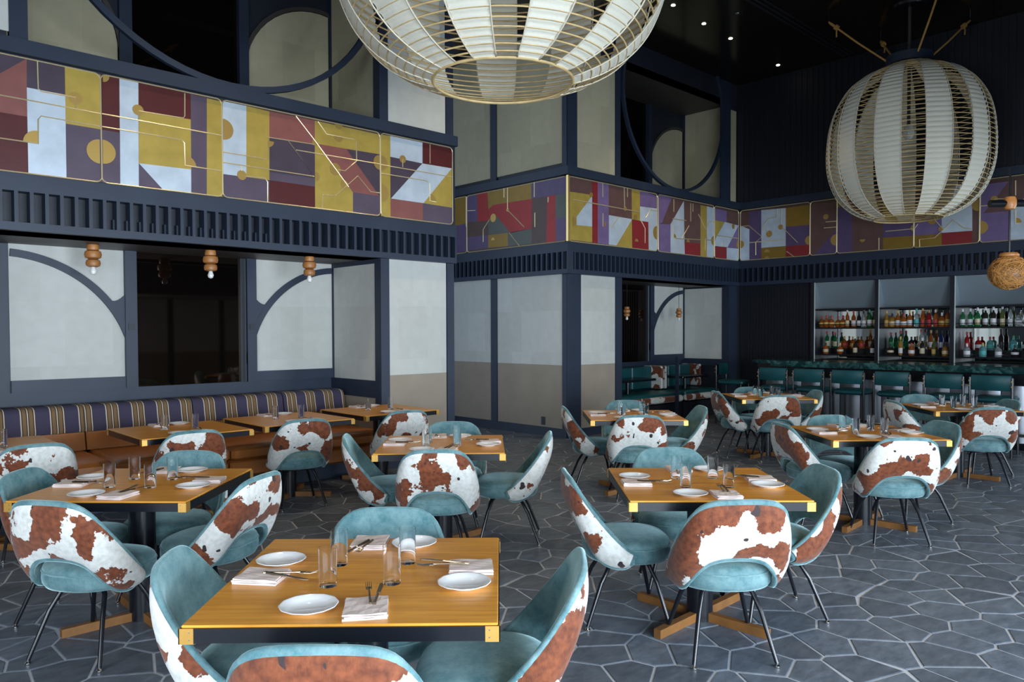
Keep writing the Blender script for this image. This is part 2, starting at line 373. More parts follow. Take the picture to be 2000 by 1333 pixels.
for i, (x, y) in enumerate(seeds):
    depth = x * ddx + y * ddy; lat = x * sin(PSI) - y * cos(PSI)
    if depth < 1.9 or abs(lat) > depth * .72 + .5: depth = 99
    if not (FX0 + .2 < x < 12.6 and FY0 + .15 < y < 11.7): continue
    poly = [(x - .5, y - .5), (x + .5, y - .5), (x + .5, y + .5), (x - .5, y + .5)]
    ci, cj = int(x // .6), int(y // .6)
    for a in (-1, 0, 1):
        for b in (-1, 0, 1):
            for k in cells.get((ci + a, cj + b), []):
                if k == i: continue
                qx, qy = seeds[k]; dx, dy = qx - x, qy - y; L = sqrt(dx * dx + dy * dy)
                if L > .95: continue
                dx /= L; dy /= L
                poly = clip(poly, dx, dy, x * dx + y * dy + L / 2 - .0065)
                if len(poly) < 3: break
    if len(poly) < 3: continue
    # merge very short edges
    q = [poly[0]]
    for p in poly[1:]:
        if (p[0] - q[-1][0]) ** 2 + (p[1] - q[-1][1]) ** 2 > .0006: q.append(p)
    if len(q) > 2: tiles.append((depth, q))
tiles.sort(key=lambda t: t[0])
def tile_mb(mb, q):
    cx = sum(p[0] for p in q) / len(q); cy = sum(p[1] for p in q) / len(q); n = len(q)
    ins = [(cx + (p[0] - cx) * .975, cy + (p[1] - cy) * .975) for p in q]
    v = [(p[0], p[1], -.012) for p in q] + [(p[0], p[1], -.0025) for p in q] + [(p[0], p[1], 0) for p in ins]
    f = [tuple(range(2 * n, 3 * n))]
    for i in range(n):
        j = (i + 1) % n; f += [(i, j, n + j, n + i), (n + i, n + j, 2 * n + j, 2 * n + i)]
    mb.add(v, f)
for d, q in tiles[:295]:
    mb = MB(); tile_mb(mb, q); obj('tile', mb, 'slate', fl, fix=False)
mb = MB()
for d, q in tiles[295:]: tile_mb(mb, q)
obj('tiles', mb, 'slate', fl, kind='stuff', fix=False)

# ================================================================== SHELL
CEIL = 6.1
ce = struct('ceiling', MB().box(FX0 - .2, FY0 - .4, CEIL, FX1 + .2, FY1, CEIL + .15), 'ceiling')
# grooved slot track running along the ceiling
for k, yy in enumerate((5.25, 5.33, 5.41)):
    obj('ceiling_slot', MB().box(4, yy, CEIL - .008, 12.8, yy + .03, CEIL), 'black_wall', ce)
# window wall on the right: piers, sill and header with glazed bays between
ww = MB(); xs_ = [-3.4] + sum([list(t_) for t_ in WBAYS], []) + [13.8]
for k in range(0, len(xs_), 2): ww.box(xs_[k], -3.25, 0, xs_[k + 1], -3.0, 6.1)
for a_, b_ in WBAYS: ww.box(a_, -3.25, 0, b_, -3.0, .3); ww.box(a_, -3.25, 3.4, b_, -3.0, 6.1)
wr = struct('wall_right', ww, 'navy_dark')
for a_, b_ in ((5.5, 6.9), (7.05, 8.2), (8.35, 9.5)):
    for z0, z1, m in ((.12, 1.06, 'tan'), (1.06, 2.39, 'cream')): obj('wall_panel', MB().box(a_, -3.0, z0, b_, -2.985, z1), m, wr)
for i, (a_, b_) in enumerate(WBAYS):
    fr = MB(); n_ = 4
    for j in range(n_ + 1): xx = a_ + (b_ - a_ - .05) * j / n_; fr.box(xx, -3.18, .3, xx + .05, -3.1, 3.4)
    fr.box(a_, -3.18, 2.5, b_, -3.1, 2.55)
    struct('window_%d' % (i + 2), fr, 'black')
bw = MB(); bw.box(-3.1, -3.0, 0, -2.9, 7.2, .5); bw.box(-3.1, -3.0, 2.9, -2.9, 12, 6.1); bw.box(-3.1, -3.0, .5, -2.9, -.5, 2.9); bw.box(-3.1, 2.9, .5, -2.9, 12, 2.9)
struct('wall_back', bw, 'navy_dark')
struct('wall_far', MB().box(5.5, 11.8, 0, 8.4, 12.0, 6.1), 'navy_dark')

# unseen beam modelled on the one opposite, added to shade the upper walls
shade_beam = struct('added_shade_beam', MB().box(-2.9, -3.0, 2.43, 13.4, -.92, 3.92), 'navy_dark')
obj('soffit', MB().box(-2.9, -3.0, 2.39, 13.4, -.92, 2.43), 'soffit', shade_beam)
obj('fascia', MB().box(-2.9, -.92, 2.39, 13.4, -.85, 3.92), 'navy', shade_beam)
# ---- a recessed bay: back wall, sliding screen doors and smoked window
def door_leaf(name, x0, x1, y, z0, z1, flip, label=None):
    """sliding screen: cream field under a dark frame with a quarter-circle band; flip puts the circle centre on the right"""
    W = x1 - x0
    fx = (lambda u: x1 - u) if flip else (lambda u: x0 + u)
    f = struct(name, MB().box(x0, y - .03, z0, x1, y, z1), 'cream')
    st = MB(); st.box(fx(W - .11), y - .075, z0, fx(W), y - .03, z1); obj('stile', st, 'navy', f)
    st = MB(); st.box(fx(0), y - .06, z0, fx(W - .11), y - .03, z0 + .115); obj('rail', st, 'navy', f)
    cx, cz, r = -.07, z0 + .16, 1.10 * (W / 1.10)
    band = [(fx(u), w) for u, w in arc(cx, cz, r + .015, 2, 86, 26)] + [(fx(u), w) for u, w in reversed(arc(cx, cz, r + .085, 2, 86, 26))]
    band = [(min(max(u, x0), x1), w) for u, w in band]
    obj('arc_band', MB().prism(band, 'Y', y - .06, y - .03), 'navy', f)
    a0 = math.degrees(math.acos(min(1, (W - .10 - cx) / (r + .06)))) if (W - .10 - cx) < r + .06 else 4
    outer = arc(cx, cz, r + .06, 44, 0, 16)
    wedge = [(u, w) for u, w in outer if u < W - .09 or True]
    e = outer[0]
    wedge = wedge + [(W - .09, cz), (W - .09, cz + .80)] 
    fil = [(e[0] + (W - .09 - e[0]) * t, (e[1] + (cz + .80 - e[1]) * t) - .085 * sin(pi * t)) for t in [i / 10 for i in range(9, 0, -1)]]
    wedge = wedge + fil
    wedge = [(min(u, W - .09), w) for u, w in wedge]
    obj('wedge', MB().prism([(fx(u), w) for u, w in wedge], 'Y', y - .058, y - .03), 'navy', f)
    pl = MB(); pcx, pz = fx(W - .055), z0 + .62
    pl.box(pcx - .03, y - .082, pz - .035, pcx + .03, y - .075, pz + .035); obj('pull_plate', pl, 'navy_dark', f)
    return f
def upper_leaf(name, x0, x1, y, z0, z1, cx, cz, r):
    f = struct(name, MB().box(x0, y - .02, z0, x1, y, z1), 'navy_dark')
    a = []
    for i in range(49):
        t = 2 * pi * i / 48; a.append((min(max(cx + r * cos(t), x0 + .01), x1 - .01), max(cz + r * sin(t), z0 + .01)))
    obj('disc_panel', MB().prism(a[:-1], 'Y', y - .035, y - .02), 'cream_dimlight', f)
    rim = arc(cx, cz, r + .005, -10, 190, 40) + list(reversed(arc(cx, cz, r + .05, -10, 190, 40)))
    rim = [(min(max(u, x0), x1), w) for u, w in rim]
    obj('rim_band', MB().prism(rim, 'Y', y - .05, y - .02), 'soffit', f)
    return f
dn = [0]; wn = [7]
def bay(x0, x1, yw, yf, wall_name, d1=True):
    w = struct(wall_name, MB().box(x0 - .3, yw, 0, x1 + .27, yw + .2, 6.1), 'navy_dark')
    obj('lower_panel', MB().box(x0 - .3, yw - .03, .0, x1, yw, 1.0), 'navy', w)
    obj('post', MB().box(x0 - .3, yw - .05, 1.0, x0, yw, 2.39), 'navy', w)
    dW = 1.10
    for fl_, a, b in ((False, x0, x0 + dW), (True, x1 - dW, x1)):
        dn[0] += 1; door_leaf('door_%d' % dn[0], a, b, yw - .03, 1.0, 2.39, fl_)
    wn[0] += 1
    g = struct('window_%d' % wn[0], MB().box(x0 + dW, yw - .02, 1.0, x1 - dW, yw - .005, 2.39), 'darkglass')
    obj('frame_bar', MB().box(x1 - dW - .055, yw - .05, 1.0, x1 - dW, yw - .02, 2.39), 'navy_dark', g)
    obj('frame_bar', MB().box(x0 + dW, yw - .05, 1.0, x0 + dW + .02, yw - .02, 2.39), 'navy_dark', g)
    # soffit of the lower recess, floor of the gallery
    obj('soffit', MB().box(x0 - .3, yf, 2.39, x1, yw, 2.43), 'soffit', w)
    # gallery
    dn[0] += 1; upper_leaf('door_%d' % dn[0], x0, x0 + .98, yw - .01, 3.92, 5.7, x0 + .05, 4.35, .93)
    dn[0] += 1; upper_leaf('door_%d' % dn[0], x1 - 1.04, x1, yw - .01, 3.92, 5.7, x1 - .12, 4.45, .95)
    wn[0] += 1
    g = struct('window_%d' % wn[0], MB().box(x0 + 1.1, yw - .02, 3.92, x1 - 1.14, yw - .005, 5.7), 'darkglass')
    for a, b in ((x0 + .98, x0 + 1.10), (x1 - 1.15, x1 - 1.04)): obj('frame_bar', MB().box(a, yw - .09, 3.92, b, yw - .02, 5.7), 'navy', g)
    obj('gallery_floor', MB().box(x0 - .3, yf, 3.86, x1, yw, 3.92), 'navy_dark', w)
    obj('gallery_soffit', MB().box(x0 - .3, yf, 5.7, x1, yw, 5.76), 'soffit', w)
    obj('lintel', MB().box(x0 - .5, yf, 5.7, x1 + .27, yf + .12, 6.1), 'navy_dark', w)
    return w
wl = bay(1.50, 4.87, 8.39, 7.27, 'wall_left')
wb = bay(9.44, 12.60, 8.49, 7.44, 'wall_front')

def panels_Y(parent, y, segs, t=.012):
    for x0, x1, z0, z1, m in segs: obj('wall_panel', MB().bbox(x0, y - t, z0, x1, y, z1, .003), m, parent)
# left pier between bay and corridor (front at y = 7.27)
p = struct('wall_pier', MB().box(4.89, 7.285, 0, 5.93, 8.6, 6.1), 'navy_dark')
panels_Y(p, 7.285, [(4.99, 5.82, .12, 1.06, 'tan'), (4.99, 5.82, 1.06, 2.39, 'cream'), (4.99, 5.82, 3.92, 5.7, 'cream')])
for a, b in ((4.87, 4.985), (5.825, 5.935)):
    obj('post', MB().box(a, 7.262, 0, b, 7.285, 2.39), 'navy', p); obj('post', MB().box(a, 7.262, 3.92, b, 7.285, 6.1), 'navy', p)
obj('rail', MB().box(4.985, 7.262, 0, 5.825, 7.285, .12), 'navy', p)
# its side facing into the bay
for z0, z1, m in ((.12, .80, 'tan'), (1.0, 2.36, 'cream'), (3.93, 5.7, 'cream_dimlight')):
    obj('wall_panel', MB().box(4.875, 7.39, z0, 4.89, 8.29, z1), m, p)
sp = MB(); sp.box(4.868, 7.285, 0, 4.89, 7.385, 5.7); sp.box(4.868, 8.29, 0, 4.89, 8.39, 5.7); sp.box(4.868, 7.385, .80, 4.89, 8.29, 1.0); sp.box(4.868, 7.385, 2.34, 4.89, 8.29, 2.39)
obj('side_frame', sp, 'navy', p)
for z0, z1, m in ((.12, 1.06, 'tan'), (1.06, 2.39, 'cream'), (4.0, 6.0, 'cream_dimlight')): obj('wall_panel', MB().box(5.93, 7.42, z0, 5.942, 8.5, z1), m, p)
# left pier beside the frame edge, upper storey
p2 = struct('wall_pier_left', MB().box(-.6, 7.285, 3.92, 1.33, 8.39, 6.1), 'navy_dark')
panels_Y(p2, 7.285, [(.2, 1.345, 3.99, 5.7, 'cream')])
obj('post', MB().box(1.345, 7.262, 3.92, 1.475, 7.33, 5.8), 'navy', p2)
obj('pier_body', MB().box(-2.9, 7.285, 0, .9, 8.4, 2.39), 'navy_dark', p2)
for a_, b_ in ((-2.8, -1.7), (-1.55, -.45), (-.3, .82)):
    obj('wall_panel', MB().box(a_, 7.272, .12, b_, 7.285, 1.06), 'tan', p2); obj('wall_panel', MB().box(a_, 7.272, 1.06, b_, 7.285, 2.39), 'cream', p2)
obj('pier_body', MB().box(.9, 8.34, 0, 1.2, 8.4, 2.39), 'navy', p2)

# corridor side wall (x = 8.19) and corner pier
q = struct('wall_corridor', MB().box(8.205, 7.46, 0, 8.6, 11.9, 6.1), 'navy_dark')
for a, b in ((7.53, 8.94), (9.08, 10.6), (10.72, 11.8)):
    for z0, z1, m in ((.13, 1.06, 'tan'), (1.06, 2.39, 'cream'), (4.0, 6.0, 'cream_dimlight')):
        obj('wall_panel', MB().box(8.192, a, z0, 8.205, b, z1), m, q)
for a, b in ((7.445, 7.53), (8.94, 9.08), (10.6, 10.72)): obj('post', MB().box(8.175, a, 0, 8.205, b, 6.1), 'navy', q)
obj('baseboard', MB().box(8.17, 7.445, 0, 8.205, 11.8, .13), 'navy', q)
r = struct('wall_corner_pier', MB().box(8.215, 7.455, 0, 9.42, 8.6, 6.1), 'navy_dark')
panels_Y(r, 7.455, [(8.48, 9.285, .12, 1.06, 'tan'), (8.48, 9.285, 1.06, 2.39, 'cream'), (8.40, 9.28, 3.95, 6.0, 'cream_dimlight')])
for a, b in ((8.18, 8.475), (9.29, 9.44)): obj('post', MB().box(a, 7.43, 0, b, 7.455, 2.39), 'navy', r)
for a, b in ((8.19, 8.395), (9.285, 9.40)): obj('post', MB().box(a, 7.43, 3.92, b, 7.455, 6.1), 'navy', r)
obj('rail', MB().box(8.475, 7.43, 0, 9.29, 7.455, .12), 'navy', r)
e = struct('wall_end_pier', MB().box(12.63, 7.455, 0, 13.0, 8.6, 6.1), 'navy_dark')
for z0, z1, m in ((1.03, 2.36, 'cream'), (3.93, 5.7, 'cream_dimlight')): obj('wall_panel', MB().box(12.615, 7.58, z0, 12.63, 8.40, z1), m, e)
sp = MB(); sp.box(12.60, 7.455, 0, 12.63, 7.58, 6.1); sp.box(12.60, 8.40, 0, 12.63, 8.49, 5.7); sp.box(12.60, 7.58, .9, 12.63, 8.4, 1.03)
obj('side_frame', sp, 'navy', e)
obj('post', MB().box(12.60, 7.43, 0, 12.87, 7.455, 3.92), 'navy', e)
obj('post', MB().box(12.30, 7.43, 3.92, 12.63, 7.455, 6.1), 'navy', e)
obj('wall_panel', MB().box(12.64, 7.44, 3.95, 12.84, 7.455, 5.62), 'cream_dimlight', e)

# bar wall
bwall = struct('wall_bar', MB().box(13.45, -3.0, 0, 13.6, 8.6, 6.1), 'black_wall')
up_ = MB().box(12.87, -3.0, 3.92, 13.45, 7.44, 6.1); upo = obj('upper_wall', up_, 'black_wall', bwall)
lo = obj('side_wall', MB().box(13.02, 6.02, 0, 13.45, 7.44, 2.39), 'black_wall', bwall)
rb = MB()
for k in range(100): rb.box(12.855, -2.6 + .1 * k, 3.93, 12.872, -2.56 + .1 * k, 6.08)
obj('rib', rb, 'black_wall', bwall, kind='stuff')
rb = MB()
for k in range(22): rb.box(13.0, 6.05 + .06 * k, 1.0, 13.02, 6.075 + .06 * k, 2.38)
obj('rib', rb, 'black_wall', bwall, kind='stuff')
obj('rail', MB().box(13.0, -3, 0, 13.45, 2.0, 2.39), 'black_wall', bwall)

# ---- beams with louvres, murals and rails
def beam(name, axis, a0, a1, c, slat0, pitch, vent=None, lip=.06):
    """axis 'Y': runs along x with front face y=c ; axis 'X': runs along y with front face x=c"""
    def B(mb, u0, d0, z0, u1, d1, z1):
        return mb.box(u0, c + d0, z0, u1, c + d1, z1) if axis == 'Y' else mb.box(c + d0, u0, z0, c + d1, u1, z1)
    t = struct(name, B(MB(), a0 + (.14 if name in ('trim_3', 'trim_2') else 0), .12, 2.39, a1, .45, 3.92), 'navy_dark')
    obj('top_rail', B(MB(), a0 - (.03 if name == 'trim_3' else 0), -.03, 3.80, a1, .12, 3.92), 'navy', t)
    obj('upper_fascia', B(MB(), a0, 0, 2.705, a1, .12, 2.845), 'navy', t)
    obj('lower_fascia', B(MB(), a0, 0, 2.39, a1, .12, 2.455), 'navy', t)
    obj('mural_backing', B(MB(), a0 + (.04 if name in ('trim_3', 'trim_2') else 0), .03, 2.845, a1, .12, 3.80), 'navy_dark', t)
    u = slat0
    proto = None
    while u < a1 - .02:
        if proto is None:
            proto = obj('slat', B(MB(), 0, .0, 2.455, .028, .11, 2.705), 'navy', t); s = proto
        else:
            s = proto.copy(); COL.objects.link(s)
        if axis == 'Y': s.location = (u, 0, 0)
        else: s.location = (0, u, 0)
        u += pitch
    if vent:
        v = MB(); n = int((vent[1] - vent[0]) / pitch)
        for k in range(n):
            uu = vent[0] + k * pitch + .03; B(v, uu, .06, 2.455, uu + pitch - .045, .115, 2.55)
        obj('vent_lip', v, 'navy', t, kind='stuff')
    return t
b1 = beam('trim_1', 'Y', -2.9, 5.93, 7.2, -.5, .1085, (2.06, 3.62))
b2 = beam('trim_2', 'X', 7.372, 11.8, 8.12, 7.36, .105)
b3 = beam('trim_3', 'Y', 8.118, 12.85, 7.37, 8.16, .103)
b4 = beam('trim_4', 'X', -3.0, 7.37, 12.85, -1.0, .105, (2.2, 5.0))

